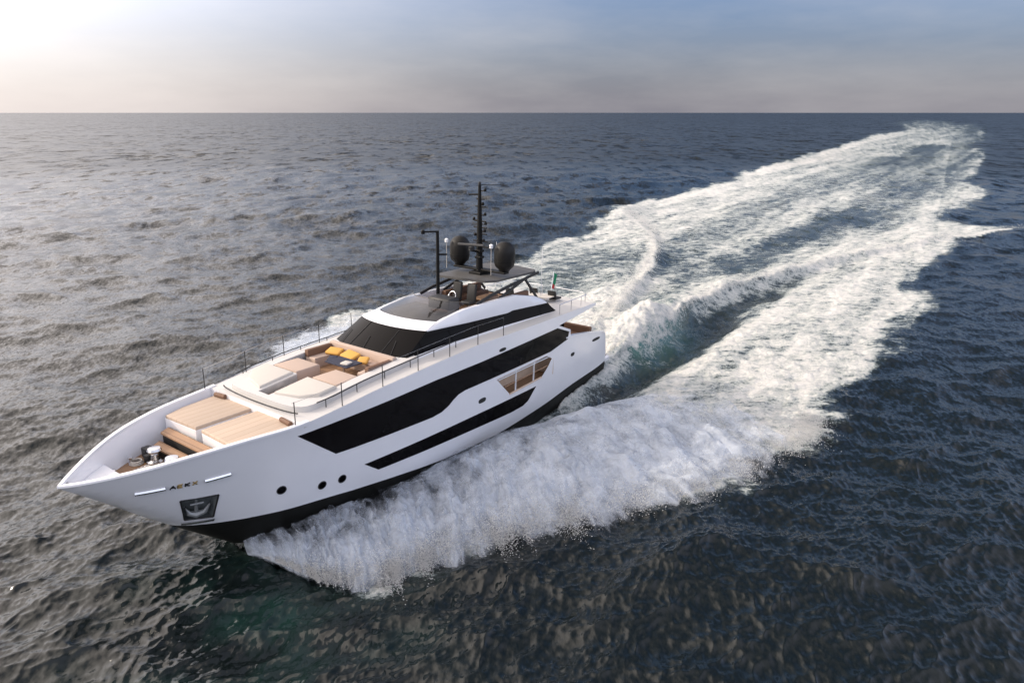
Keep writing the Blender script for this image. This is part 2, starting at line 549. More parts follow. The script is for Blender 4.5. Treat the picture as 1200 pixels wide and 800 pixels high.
def wake_fields(X, Y):
    """foam cover (0..~1.3), height and aeration of the wake at world points"""
    D = np.hypot(X - 3.5, Y - 45.0)
    sc = 1.0 + D * 0.012
    n1 = fbm(X / (3.2 * sc), Y / (3.2 * sc), 4, 0.6, seed=1)
    n2 = fbm(X / 14.0, Y / 14.0, 3, 0.55, seed=2)
    d = sd_poly(X, Y, OUT)
    u = X * math.cos(TRK) + Y * math.sin(TRK)
    v = -X * math.sin(TRK) + Y * math.cos(TRK)
    amp = 1.0 + D * 0.014
    edge = sstep(-0.35 * amp, 1.3 * amp, d + n1 * 2.0 * amp + n2 * 0.8 * amp)
    lace = fbm(u / 16.0, v / 2.4, 5, 0.6, seed=3)
    lace2 = fbm(u / 5.0, v / 2.0, 5, 0.62, seed=4)
    lace3 = fbm(u / 110.0, v / 8.0, 4, 0.6, seed=6)
    base = 0.98 + 0.6 * lace * (0.3 + 0.7 * sstep(900, 250, D)) + 0.35 * lace2 * sstep(450, 120, D) + 0.6 * lace3 * sstep(60, 200, D)
    base = base * np.interp(D, [0, 60, 160, 600, 1200, 2100], [1.0, 0.98, 0.90, 0.70, 0.52, 0.34])
    dt, _, _ = dist_polyline(X, Y, TROUGH)
    dr, pr, side = dist_polyline(X, Y, R_PORT)
    ds, ps, sides = dist_polyline(X, Y, R_STB)
    sub = np.zeros(X.shape)
    hol = sd_poly(X, Y, HOLLOW)
    hol_in = sstep(-1.4, 0.6, hol + n1 * 1.1)
    sub = sub + (0.80 - 0.5 * lace2 - 0.3 * lace) * hol_in + 0.5 * np.exp(-((dt + n1 * 0.8) / 1.3) ** 2) * sstep(84, 66, Y)
    wob = n2 * 2.5 + n1 * 1.0
    for pts, w, a in STREAKS:
        dd, pp, _ = dist_polyline(X, Y, pts)
        ww = w * (1 + pp * 2.0)
        sub = sub + a * np.exp(-((dd + wob * 0.7) / ww) ** 2) * (0.8 + 0.9 * lace)
    rim = np.exp(-((d - 1.2 * amp) / (1.3 * amp)) ** 2) * sstep(70, 150, D) * sstep(1100, 400, D) * (X < 0.62 * Y)
    foam = edge * (base - sub) + 0.3 * rim
    q_ = np.stack([X, Y, 0 * X], -1) - BO
    qx, qy = q_ @ HD, np.abs(q_ @ PT)
    reach = np.interp(qx, [-4, 2, 7, 11, 15.6, 20, 24, 25.7], [17, 17.9, 16.4, 14.9, 12, 9.2, 7.4, 3.4])
    inner = np.interp(qx, [-4, 2.5, 6, 10, 12.6, 15.5, 21, 25.6], [11, 8, 6.3, 4.9, 3.7, 3.1, 2.8, 1.7])
    fr = (qy - inner) / np.maximum(reach - inner, 0.5)
    veil = sstep(8.0, 13.0, qx) * sstep(0.62, 0.30, fr) * (qx < 26.5)
    foam = foam * (1 - 0.62 * veil)
    # crests of the two stern waves
    hp = np.interp(pr, [0, 0.08, 0.25, 0.6, 0.92, 1.0], [0.5, 1.1, 0.9, 0.65, 0.4, 0.0]) * (1 + 0.45 * n1)
    wr = np.where(side < 0, 0.7, 3.6)
    rp = np.exp(-(np.maximum(dr + n1 * 0.45, 0) / wr) ** 2)
    hs = np.interp(ps, [0, 0.12, 0.4, 0.7, 1.0], [0.6, 0.85, 0.75, 0.45, 0.1]) * (1 + 0.7 * n1)
    ws = np.where(sides > 0, 5.0, 0.9)
    rs = np.exp(-(np.maximum(ds + n1 * 0.4, 0) / ws) ** 2)
    foam = np.maximum(foam, 1.15 * np.exp(-(np.maximum(dr + n1 * 0.8, 0) / np.where(side < 0, 0.35, 1.5)) ** 2) * np.where(pr < 0.97, 1, 0.5))
    foam = np.maximum(foam, 1.15 * np.exp(-(np.maximum(ds + n1 * 0.8, 0) / np.where(sides > 0, 1.6, 0.6)) ** 2) * sstep(1.0, 0.9, ps))
    bx, by = X - 9.9, Y - 52.0
    al, ac = bx * math.cos(TRK) + by * math.sin(TRK), -bx * math.sin(TRK) + by * math.cos(TRK)
    blob = np.exp(-(al / 5.4) ** 2 - (ac / 2.6) ** 2)
    foam = np.maximum(foam, blob * (1.3 + 0.5 * n1))
    splash = np.exp(-((X - 19.5) ** 2 + (Y - 122) ** 2) / 36.0)
    h = hp * rp + hs * rs + (1.75 + 0.9 * n1) * blob + splash * 1.0
    h = h - 0.75 * np.exp(-(dt / 2.2) ** 2) * sstep(90, 60, Y) - 0.2 * hol_in
    n3 = fbm(X / 0.85, Y / 0.85, 3, 0.6, seed=9)
    h = h + edge * 0.15 * n3 * sstep(110, 60, D) * sstep(0.2, 0.8, foam)
    h = h + edge * (0.16 * n1 * (1.0 + 0.006 * D) + 0.10 * lace2)
    # wash heaped along the after hull and running off the quarter
    gap = qy - halfb(np.clip(qx, 0, 31))
    along = sstep(-7.0, -1.0, qx) * sstep(17.0, 8.0, qx)
    band = np.exp(-(np.maximum(gap + 0.2, 0) / np.where(qx > 0, 1.3, 0.9)) ** 2) * along * (gap > -1.2)
    h = h + np.interp(qx, [-6, 0, 4, 9], [0.45, 1.25, 1.1, 0.35]) * band
    foam = np.maximum(foam, band * (0.95 + 0.5 * n1 + 0.45 * lace2) * np.where(qx > 6, 0.75, 1.0))
    aer = np.clip(edge * (0.45 + 0.5 * lace) - 0.25 * hol_in + blob * 0.5, 0, 1)
    gb = np.exp(-((X + 9.5) ** 2 + (Y - 18.5) ** 2) / 22.0) * (0.06 + 0.24 * n1)
    GREEN[0] = np.clip(np.maximum(gb, 0) + blob * 0.8 + 0.4 * rp * sstep(0.35, 0.0, pr), 0, 1)
    return np.clip(foam, -0.3, 1.4), h, aer


# ------------------------------------------------------------------ open sea: four FFT wave tiles of different size
def wave_tile(L, lo, hi, rms, wind, spread, seed, N=512, fall=-3.6):
    rng = np.random.default_rng(seed)
    k1 = 2 * np.pi * np.fft.fftfreq(N, L / N)
    KX, KY = np.meshgrid(k1, k1)
    K = np.hypot(KX, KY)
    K[0, 0] = 1
    band = (K > 2 * np.pi / hi) & (K < 2 * np.pi / lo)
    cosd = (KX * math.cos(wind) + KY * math.sin(wind)) / K
    S = np.where(band, K ** fall * (0.04 + np.clip(cosd, 0, 1) ** spread), 0)
    H = np.sqrt(S) * (rng.standard_normal((N, N)) + 1j * rng.standard_normal((N, N)))
    h = np.real(np.fft.ifft2(H))
    f = rms / h.std()
    dx = np.real(np.fft.ifft2(1j * KX / K * H)) * f
    dy = np.real(np.fft.ifft2(1j * KY / K * H)) * f
    return L, h * f, dx, dy


def sample(tile, X, Y, rot):
    L, h, dx, dy = tile
    N = h.shape[0]
    c, s = math.cos(rot), math.sin(rot)
    U, V = (X * c + Y * s) / L * N, (-X * s + Y * c) / L * N
    iu, iv = np.floor(U).astype(np.int64), np.floor(V).astype(np.int64)
    fu, fv = U - iu, V - iv
    out = []
    for A in (h, dx, dy):
        a = A[iv % N, iu % N] * (1 - fu) + A[iv % N, (iu + 1) % N] * fu
        b = A[(iv + 1) % N, iu % N] * (1 - fu) + A[(iv + 1) % N, (iu + 1) % N] * fu
        out.append(a * (1 - fv) + b * fv)
    return out[0], out[1] * c - out[2] * s, out[1] * s + out[2] * c


WIND = rad(-62)
TILES = [(wave_tile(23.0, 0.28, 1.3, 0.026, WIND, 2.2, 11, 512, -2.7), 0.3, 0.12, 0.32, 1.0),
         (wave_tile(71.0, 1.3, 5.0, 0.080, WIND, 2.4, 12, 512, -3.3), -0.2, 0.55, 1.5, 1.1),
         (wave_tile(190.0, 5.0, 18.0, 0.21, WIND, 3.0, 13), 0.15, 2.5, 6.5, 0.9),
         (wave_tile(520.0, 18.0, 70.0, 0.16, WIND, 2.5, 14), -0.1, 9.0, 26.0, 0.6)]

az = np.concatenate([np.arange(-180, -75, 3.0), np.arange(-75, -43, 0.6), np.arange(-43, 43, 0.1), np.arange(43, 75, 0.6), np.arange(75, 180, 3.0)])
rr = [3.0]
while rr[-1] < 40000:
    r_ = rr[-1]
    rr.append(r_ + max(0.06, 0.95 * (r_ * r_ + CAM_H ** 2) / 11600.0))
rr = np.array(rr)
AZ, RR = np.meshgrid(np.radians(az), rr)
SX, SY = RR * np.sin(AZ), RR * np.cos(AZ)
drr = np.gradient(rr)[:, None] * np.ones_like(AZ)
daz = RR * np.gradient(np.radians(az))[None, :]
SP = np.maximum(drr * 0.8, daz)
SZ = np.zeros_like(SX)
OX, OY = np.zeros_like(SX), np.zeros_like(SX)
for tile, rot, s0, s1, chop in TILES:
    h_, dx_, dy_ = sample(tile, SX, SY, rot)
    # gusts: patches of livelier and calmer water
    w_ = sstep(s1, s0, SP) * (0.85 + 0.55 * fbm(SX / 90.0, SY / 90.0, 3, 0.5, seed=8))
    SZ += h_ * w_
    OX += dx_ * w_ * chop
    OY += dy_ * w_ * chop
FO, AE = np.full_like(SX, -0.3), np.zeros_like(SX)
bb = (SX > -40) & (SX < 1150) & (SY > 12) & (SY < 1900) & (np.abs(AZ) < rad(50))
f_, h_, a_ = wake_fields(SX[bb], SY[bb])
FO[bb], AE[bb] = f_, a_
GR = np.zeros_like(SX)
GR[bb] = GREEN[0]
LOD = sstep(1.0, 6.0, SP)
MID = sstep(0.22, 1.2, SP)
cal = np.zeros_like(SX)
cal[bb] = sstep(0.0, 0.6, f_)
SZ = SZ * (1 - 0.45 * cal)
OX *= (1 - 0.6 * cal)
OY *= (1 - 0.6 * cal)
SZ[bb] += h_
# the hull presses the water down along its own footprint
VX, VY = SX + OX, SY + OY
bl = np.stack([VX, VY, np.zeros_like(VX)], -1) - BO
lx, ly = bl @ HD, bl @ PT
under = (lx > -0.3) & (lx < 25.8) & (np.abs(ly) < 0.93 * halfb(np.clip(lx, 0, 31)))
SZ = np.where(under, np.minimum(SZ, -0.5), SZ)


def big_mesh(name, co, quads, mat, attrs=None):
    me = bpy.data.meshes.new(name)
    n, q = len(co), len(quads)
    me.vertices.add(n)
    me.vertices.foreach_set('co', np.ascontiguousarray(co, dtype=np.float32).ravel())
    k = quads.shape[1]
    me.loops.add(q * k)
    me.loops.foreach_set('vertex_index', np.ascontiguousarray(quads, dtype=np.int32).ravel())
    me.polygons.add(q)
    me.polygons.foreach_set('loop_start', np.arange(0, q * k, k, dtype=np.int32))
    me.polygons.foreach_set('use_smooth', np.ones(q, dtype=bool))
    for an, av in (attrs or {}).items():
        a = me.attributes.new(an, 'FLOAT', 'POINT')
        a.data.foreach_set('value', np.ascontiguousarray(av, dtype=np.float32))
    me.materials.append(mat)
    me.update(calc_edges=True)
    me.validate()
    o = bpy.data.objects.new(name, me)
    COL.objects.link(o)
    return o


def sea_material():
    t = NT("sea_water")
    co = t.node('ShaderNodeTexCoord').outputs['Object']
    foam = t.node('ShaderNodeAttribute', attribute_name='foam').outputs['Fac']
    aer = t.node('ShaderNodeAttribute', attribute_name='aer').outputs['Fac']
    green = t.node('ShaderNodeAttribute', attribute_name='green').outputs['Fac']
    lod = t.node('ShaderNodeAttribute', attribute_name='lod').outputs['Fac']
    # ripples too small for the mesh: slopes added to the surface normal; far off they also stand for the chop
    mp = t.node('ShaderNodeMapping', {'Vector': co, 'Rotation': (0, 0, rad(28)), 'Scale': (1.0, 0.45, 1.0)}).outputs[0]

    def slope(scale, detail, amp):
        n = t.node('ShaderNodeTexNoise', {'Vector': mp, 'Scale': scale, 'Detail': detail, 'Roughness': 0.6, 'Distortion': 0.3}).outputs['Color']
        d = t.node('ShaderNodeVectorMath', {0: n, 1: (0.5, 0.5, 0.5)}, operation='SUBTRACT').outputs[0]
        m = t.node('ShaderNodeVectorMath', {0: d}, operation='SCALE')
        if isinstance(amp, bpy.types.NodeSocket):
            t.l.new(amp, m.inputs['Scale'])
        else:
            m.inputs['Scale'].default_value = amp
        return m.outputs[0]

    def vadd(a_, b_):
        return t.node('ShaderNodeVectorMath', {0: a_, 1: b_}, operation='ADD').outputs[0]
    gust = t.rng(t.noise(co, 0.012, 3.0), 0.35, 0.65, 0.75, 1.2)
    sl = vadd(slope(7.0, 3.0, 0.85), slope(2.0, 2.0, 0.55))
    mid = t.node('ShaderNodeAttribute', attribute_name='mid').outputs['Fac']
    sl = vadd(sl, slope(0.42, 3.0, t.math('MULTIPLY', mid, 1.5)))
    sl = vadd(sl, slope(0.16, 3.0, t.math('MULTIPLY', lod, 2.1)))
    sl = vadd(sl, slope(0.035, 2.0, t.math('MULTIPLY', lod, 0.6)))
    slm = t.node('ShaderNodeVectorMath', {0: sl}, operation='SCALE')
    t.l.new(gust, slm.inputs['Scale'])
    flat = t.node('ShaderNodeVectorMath', {0: slm.outputs[0], 1: (1.0, 1.0, 0.0)}, operation='MULTIPLY').outputs[0]
    geo = t.node('ShaderNodeNewGeometry').outputs['Normal']
    bw = t.node('ShaderNodeVectorMath', {0: vadd(geo, flat)}, operation='NORMALIZE').outputs[0]
    deep = t.mixc(t.noise(co, 0.02, 3.0), (0.0035, 0.006, 0.0065, 1), (0.0055, 0.009, 0.009, 1))
    body = t.mixc(t.math('MULTIPLY', aer, 0.85, True), deep, (0.075, 0.098, 0.094, 1))
    body = t.mixc(t.math('MULTIPLY', green, 0.8, True), body, (0.05, 0.20, 0.17, 1))
    water = t.node('ShaderNodeBsdfPrincipled', {'Base Color': body, 'Roughness': t.rng(lod, 0.0, 1.0, 0.16, 0.36), 'IOR': 1.42, 'Normal': bw}).outputs[0]
    # foam: lacy where thin, solid where thick
    ms = t.node('ShaderNodeMapping', {'Vector': co, 'Rotation': (0, 0, -TRK), 'Scale': (0.5, 1.0, 1.0)}).outputs[0]
    f1 = t.noise(ms, 1.1, 8.0, 0.68, 0.6)
    f2 = t.node('ShaderNodeTexVoronoi', {'Vector': t.node('ShaderNodeVectorMath', {0: ms, 1: t.node('ShaderNodeTexNoise', {'Vector': ms, 'Scale': 2.0, 'Detail': 3.0}).outputs['Color']}, operation='ADD').outputs[0], 'Scale': 1.5}, feature='DISTANCE_TO_EDGE').outputs['Distance']
    f3 = t.noise(co, 7.0, 5.0, 0.7)
    pat = t.math('ADD', t.math('MULTIPLY', t.math('SUBTRACT', f1, 0.5), 1.7),
                 t.math('ADD', t.math('MULTIPLY', t.math('SUBTRACT', f3, 0.5), 1.3), t.math('MULTIPLY', t.math('SUBTRACT', 0.16, f2), 0.8)))
    pat = t.math('MULTIPLY', pat, t.rng(lod, 0.0, 1.0, 1.0, 0.35))
    cov = t.math('ADD', foam, pat)
    ff = t.math('MULTIPLY', t.rng(cov, 0.36, 0.86), t.rng(lod, 0.2, 1.0, 1.0, 0.78))
    ff = t.math('MULTIPLY', ff, t.rng(foam, 0.02, 0.25))
    fcol = t.mixc(t.rng(cov, 0.45, 1.45), (0.28, 0.33, 0.33, 1), (0.72, 0.71, 0.67, 1))
    fh = t.math('ADD', t.math('MULTIPLY', f1, 0.35), t.math('MULTIPLY', f3, 0.12))
    bf = t.node('ShaderNodeBump', {'Height': fh, 'Strength': 1.0, 'Distance': 1.0}).outputs[0]
    fs = t.node('ShaderNodeBsdfPrincipled', {'Base Color': fcol, 'Roughness': 0.75, 'Normal': bf, 'Specular IOR Level': 0.25}).outputs[0]
    mx = t.node('ShaderNodeMixShader', {0: ff, 1: water, 2: fs}).outputs[0]
    return t.finish(mx)


SEA = sea_material()
nr, nc = SX.shape
idx = np.arange(nr * nc).reshape(nr, nc)
q = np.stack([idx[:-1], np.roll(idx, -1, 1)[:-1], np.roll(idx, -1, 1)[1:], idx[1:]], -1).reshape(-1, 4)[:, ::-1]
co = np.stack([VX, VY, SZ], -1).reshape(-1, 3)
fo, ae, gr, lod, mid = FO.ravel(), AE.ravel(), GR.ravel(), LOD.ravel(), MID.ravel()
isfoam = fo[q].max(1) > 0.06


def sub_mesh(name, mask):
    qq = q[mask]
    used = np.unique(qq)
    remap = np.full(nr * nc, -1, np.int64)
    remap[used] = np.arange(len(used))
    return big_mesh(name, co[used], remap[qq], SEA, {'foam': fo[used], 'aer': ae[used], 'green': gr[used], 'lod': lod[used], 'mid': mid[used]})


# a disc under the camera closes the sheet
water = sub_mesh("water", ~isfoam)
tag(water, "dark rippled open sea reaching to the horizon", "sea", kind='structure')
wake = sub_mesh("wake_foam", isfoam)
tag(wake, "broad white churned wake trailing behind the yacht to the horizon", "wake foam", kind='stuff')


# ------------------------------------------------------------------ bow spray thrown out along both sides
def spray_material(name, dens, seed):
    t = NT(name)
    uv = t.node('ShaderNodeAttribute', attribute_name='su').outputs['Fac']
    vv = t.node('ShaderNodeAttribute', attribute_name='sv').outputs['Fac']
    thick = t.node('ShaderNodeAttribute', attribute_name='thick').outputs['Fac']
    co = t.node('ShaderNodeTexCoord').outputs['Object']
    cx = t.node('ShaderNodeCombineXYZ', {0: t.math('MULTIPLY', uv, 1.5), 1: t.math('MULTIPLY', vv, 1.1), 2: seed}).outputs[0]
    streak = t.noise(cx, 1.0, 6.0, 0.62, 0.5)
    lump = t.noise(co, 0.6, 5.0, 0.6, 0.5)
    fine = t.noise(co, 6.0, 4.0, 0.7)
    s = t.math('ADD', t.math('MULTIPLY', t.math('SUBTRACT', streak, 0.5), 1.3), t.math('MULTIPLY', t.math('SUBTRACT', lump, 0.5), 2.0))
    s = t.math('ADD', s, t.math('MULTIPLY', t.math('SUBTRACT', fine, 0.5), 0.35))
    a = t.rng(t.math('ADD', s, thick), 0.15, 1.1)
    a = t.math('MULTIPLY', a, dens)
    bmp = t.node('ShaderNodeBump', {'Height': t.math('ADD', t.math('MULTIPLY', lump, 0.6), t.math('MULTIPLY', fine, 0.03)), 'Strength': 0.45, 'Distance': 1.0}).outputs[0]
    df = t.node('ShaderNodeBsdfDiffuse', {'Color': (0.60, 0.65, 0.72, 1), 'Normal': bmp}).outputs[0]
    tr = t.node('ShaderNodeBsdfTranslucent', {'Color': (0.58, 0.63, 0.70, 1), 'Normal': bmp}).outputs[0]
    m = t.node('ShaderNodeMixShader', {0: 0.28, 1: df, 2: tr}).outputs[0]
    tp = t.node('ShaderNodeBsdfTransparent').outputs[0]
    return t.finish(t.node('ShaderNodeMixShader', {0: a, 1: tp, 2: m}).outputs[0])


IN_X = [26.1, 25.6, 24.6, 23.0, 21.0, 18.5, 15.5, 12.6, 10.2, 5.9, 2.5, -1.0, -3.5]
IN_Y = [1.2, 1.7, 2.25, 2.55, 2.8, 2.95, 3.15, 3.7, 4.9, 6.3, 7.9, 9.4, 11.2]
IN_Z = [0.95, 1.00, 1.10, 1.02, 0.70, 0.40, 0.45, 0.60, 0.7, 0.7, 0.6, 0.45, 0.3]
OU_X = [26.0, 25.7, 25.6, 25.2, 24.0, 22.6, 20.6, 18.4, 15.6, 11.2, 7.0, 2.0, -4.5]
OU_Y = [1.4, 3.2, 5.0, 6.4, 7.4, 8.0, 9.0, 10.3, 12.0, 14.9, 16.4, 17.9, 17.0]
PK = [0.1, 0.35, 0.8, 1.15, 1.35, 1.5, 1.6, 1.65, 1.6, 1.4, 1.1, 0.7, 0.3]


def spray(sign, seed):
    NU, NV = 420, 150
    T = np.linspace(0, 1, NU) * (len(IN_X) - 1)
    k = np.arange(len(IN_X))
    allco, allq, su, sv, th = [], [], [], [], []
    off = 0
    for layer, (hs_, shift) in enumerate([(1.0, 0.0), (0.72, 0.2), (0.45, 0.35), (1.25, -0.42)]):
        ix, iy, iz = (np.interp(T, k, a)[:, None] for a in (IN_X, IN_Y, IN_Z))
        ox, oy, pk = (np.interp(T, k, a)[:, None] for a in (OU_X, OU_Y, PK))
        if sign < 0:          # the far side throws higher
            oy, pk = oy * np.interp(T, [2, 6], [1.0, 1.27])[:, None], pk * np.interp(T, [2, 6], [1.0, 1.65])[:, None]
        se0 = seed + layer * 2.1
        rag = 1.0 + 0.16 * fbm(T * 1.7, T * 0 + se0, 4, 0.65, seed=se0) + 0.10 * fbm(T * 9.0, T * 0 + se0, 3, 0.6, seed=se0 + 7)
        V0 = np.linspace(0, 1.06, NV)[None, :]
        wide = 1.0 if layer < 3 else 1.10
        V = V0 * wide * (1 + (rag[:, None] - 1) * sstep(0.55, 1.0, V0))
        X = ix + (ox - ix) * V
        Y = (iy + (oy - iy) * V) * sign
        wl = np.stack([X, Y, np.zeros_like(X)], -1) @ BM3.T + BO
        wx, wy = wl[..., 0], wl[..., 1]
        Z = iz * np.clip(1 - V0, 0, 1) ** 1.6 + hs_ * pk * (np.clip(V0, 0, 1) ** 0.75) * np.clip(1 - V0, 0, 1) ** 1.25 * 2.2 - np.clip(V0 - 0.97, 0, 1) * 3
        se = seed + layer * 3.3
        n_a = fbm(wx / 2.6, wy / 2.6, 5, 0.6, seed=se)
        n_b = fbm(T[:, None] * 2.6 + 0 * V, V * 1.3 + 0 * T[:, None], 5, 0.65, seed=se + 1)
        env = np.clip(V0 * 5, 0, 1) * np.clip((1.05 - V0) * 4, 0, 1)
        Z = Z + env * (0.55 * n_a + 0.45 * n_b) * np.minimum(pk + 0.25, 1.2)
        wx = wx + env * 0.3 * fbm(wx / 1.7, wy / 1.7, 3, 0.6, seed=se + 2)
        wy = wy + env * 0.3 * fbm(wx / 1.7, wy / 1.7, 3, 0.6, seed=se + 4)
        allco.append(np.stack([wx, wy, Z + 0.05], -1).reshape(-1, 3))
        ii = np.arange(NU * NV).reshape(NU, NV)
        allq.append(np.stack([ii[:-1, :-1], ii[:-1, 1:], ii[1:, 1:], ii[1:, :-1]], -1).reshape(-1, 4) + off)
        off += NU * NV
        su.append((T[:, None] * 1.6 + 0 * V).ravel())
        sv.append((V0 + 0 * T[:, None]).ravel() * 1.2 + layer)
        thick = np.interp(V0, [0, 0.06, 0.22, 0.45, 0.75, 0.90, 1.0, 1.06], [0.10, 0.42, 0.40, 0.70, 0.95, 0.72, 0.15, -0.9]) + 0 * T[:, None]
        aft = np.interp(T, [4.5, 7.5], [0.0, 0.35])[:, None] * sstep(0.6, 0.2, V0)
        thick = thick + aft + (shift if layer == 3 else 0.0)
        thick = thick * np.interp(T, [0, 0.6, 2, 9, 12], [0.6, 0.9, 1.0, 1.0, 0.4])[:, None] - np.interp(T, [9.5, 12], [0, 0.6])[:, None]
        th.append(thick.ravel())
    o = big_mesh("bow_spray", np.concatenate(allco), np.concatenate(allq), spray_material("spray_sheet", 0.92, seed), {'su': np.concatenate(su), 'sv': np.concatenate(sv), 'thick': np.concatenate(th)})
    return o


sp_ = spray(1, 1.0)
tag(sp_, "curtain of white spray thrown out from the bow along the near shaded hull side", "spray", kind='stuff')
ss_ = spray(-1, 5.0)
tag(ss_, "sunlit white spray thrown out beyond the far side of the yacht", "spray", kind='stuff')


# flying drops: small eight-sided beads scattered over the torn edges of the spray and of the stern waves
def drops(name, centres, radii, seed):
    rng = np.random.default_rng(seed)
    base = np.array([(1, 0, 0), (-1, 0, 0), (0, 1, 0), (0, -1, 0), (0, 0, 1), (0, 0, -1)], float)
    tri = np.array([(0, 2, 4), (2, 1, 4), (1, 3, 4), (3, 0, 4), (2, 0, 5), (1, 2, 5), (3, 1, 5), (0, 3, 5)])
    n = len(centres)
    st = rng.uniform(0.6, 1.6, (n, 1, 3))
    co_ = centres[:, None, :] + base[None] * radii[:, None, None] * st
    f = (tri[None] + (np.arange(n) * 6)[:, None, None]).reshape(-1, 3)
    return big_mesh(name, co_.reshape(-1, 3), f, DROP)


DROP = None


def drop_material():
    t = NT("spray_drop")
    d = t.node('ShaderNodeBsdfDiffuse', {'Color': (0.75, 0.75, 0.74, 1)}).outputs[0]
    e = t.node('ShaderNodeBsdfTranslucent', {'Color': (0.75, 0.75, 0.74, 1)}).outputs[0]
    return t.finish(t.node('ShaderNodeMixShader', {0: 0.45, 1: d, 2: e}).outputs[0])


DROP = drop_material()
rngd = np.random.default_rng(3)


def edge_drops(sign, n):
    kk = np.arange(len(OU_X))
    T = rngd.uniform(0.2, 11.5, n)
    # clumps along the edge
    cl = fbm(T * 2.3, T * 0 + sign, 4, 0.7, seed=2)
    keep = rngd.uniform(-0.5, 0.5, n) < cl * 1.3
    T = T[keep]
    n = len(T)
    out = np.abs(rngd.normal(0, 0.16, n)) * (0.5 + np.clip(cl[keep] * 2, 0, 1))
    V = 0.93 + out * 0.6 - rngd.uniform(0, 0.18, n)
    X = np.interp(T, kk, IN_X) * (1 - V) + np.interp(T, kk, OU_X) * V
    Y = (np.interp(T, kk, IN_Y) * (1 - V) + np.interp(T, kk, OU_Y) * V) * sign
    Z = rngd.gamma(1.6, 0.22, n) * np.interp(T, kk, PK) * 0.6 + 0.1
    w = np.stack([X, Y, 0 * X], -1) @ BM3.T + BO
    w[:, 2] = Z
    r = np.minimum(rngd.gamma(1.8, 0.0065, n) + 0.004, 0.022)
    return w, r


def crest_drops(line, hfun, n, w_):
    P = np.array(line, float)
    t_ = rngd.uniform(0, len(P) - 1.01, n)
    i = t_.astype(int)
    fr = (t_ - i)[:, None]
    p = P[i] * (1 - fr) + P[i + 1] * fr
    p = p + rngd.normal(0, w_, (n, 2))
    z = np.interp(t_ / (len(P) - 1), *hfun) + np.abs(rngd.normal(0, 0.35, n)) - 0.25
    return np.concatenate([p, z[:, None]], 1), np.minimum(rngd.gamma(2.0, 0.009, n) + 0.006, 0.035)


w1, r1 = edge_drops(1, 110000)
w2, r2 = edge_drops(-1, 30000)
w3, r3 = crest_drops(R_STB, ([0, 0.12, 0.4, 0.7, 1.0], [0.7, 1.2, 1.3, 1.2, 0.9]), 9000, 0.5)
w4, r4 = crest_drops(R_PORT, ([0, 0.08, 0.25, 0.6, 0.92, 1.0], [0.5, 1.0, 0.85, 0.6, 0.4, 0.1]), 5000, 0.35)
dr_ = drops("spray_drops", np.concatenate([w1, w2, w3, w4]), np.concatenate([r1, r2, r3, r4]), 5)
tag(dr_, "loose white water drops flying off the torn spray edges", "spray drops", kind='stuff')

# ================================================================== motor yacht
M_WHITE = simple("white_gelcoat", (0.80, 0.80, 0.82), 0.22, coat=0.8, var=0.03, scale=0.8)
M_DECK = simple("white_deck_paint", (0.56, 0.545, 0.525), 0.55, var=0.05, scale=2.0, bump=0.15, bscale=60)
M_BOTTOM = simple("antifouling", (0.008, 0.008, 0.007), 0.5, var=0.3, scale=1.2, spec=0.25)
M_GLASS = simple("black_window_glass", (0.004, 0.0035, 0.004), 0.07, var=0.1, scale=1.0, spec=0.07)
M_DARK = simple("graphite_paint", (0.028, 0.028, 0.029), 0.45, var=0.15, scale=2.0, spec=0.3)
M_GREY = simple("grey_top_paint", (0.085, 0.082, 0.078), 0.5, var=0.15, scale=2.0)
M_MAST = simple("black_mast_paint", (0.006, 0.006, 0.006), 0.5, var=0.2, spec=0.2)
M_DOME = simple("dark_dome_plastic", (0.011, 0.010, 0.009), 0.45, var=0.15, spec=0.25)
M_STEEL = simple("polished_steel", (0.62, 0.62, 0.63), 0.22, metal=1.0, var=0.05)
M_TEAK = planks("teak_deck", (0.30, 0.175, 0.095), 1, 0.09)
M_TEAKX = planks("teak_bench", (0.36, 0.22, 0.13), 0, 0.30, lw=0.05)
M_TAN = planks("tan_cushion", (0.50, 0.395, 0.305), 1, 0.37, line=(0.33, 0.23, 0.16), lw=0.05, rough=0.85, var=0.10)
M_TANP = simple("tan_plain_cushion", (0.48, 0.37, 0.30), 0.85, var=0.08, scale=3.0, bump=0.3, bscale=9)
M_CREAM = simple("cream_cushion", (0.54, 0.505, 0.455), 0.85, var=0.05, scale=3.0, bump=0.3, bscale=8)
M_BROWN = simple("brown_upholstery", (0.16, 0.085, 0.05), 0.7, var=0.2, scale=4.0, bump=0.3, bscale=12)
M_BEIGE = simple("beige_panel", (0.62, 0.47, 0.35), 0.6, var=0.25, scale=2.5)
M_YELLOW = simple("yellow_fabric", (0.58, 0.32, 0.07), 0.85, var=0.15, scale=8.0, bump=0.3, bscale=16)
M_NAVY = simple("navy_fabric", (0.025, 0.028, 0.05), 0.8, var=0.2, scale=8.0, bump=0.3, bscale=16)
M_BRIGHT = simple("mirror_steel", (0.95, 0.95, 0.95), 0.25, metal=1.0, var=0.02)
M_POCK = simple("scuffed_pocket_plate", (0.17, 0.185, 0.185), 0.5, metal=0.2, var=0.6, scale=7.0)
M_ANCH = simple("galvanised_anchor", (0.26, 0.27, 0.27), 0.45, metal=0.4, var=0.4, scale=9.0)
M_RUBBER = simple("black_rubber", (0.012, 0.012, 0.012), 0.6)
M_GOLD = simple("brass_letter", (0.30, 0.21, 0.08), 0.35, metal=0.7)
M_GREEN = simple("green_cloth", (0.01, 0.22, 0.10), 0.8)
M_RED = simple("red_cloth", (0.45, 0.03, 0.03), 0.8)
M_LAMP = simple("white_lamp_plastic", (0.85, 0.85, 0.85), 0.3)


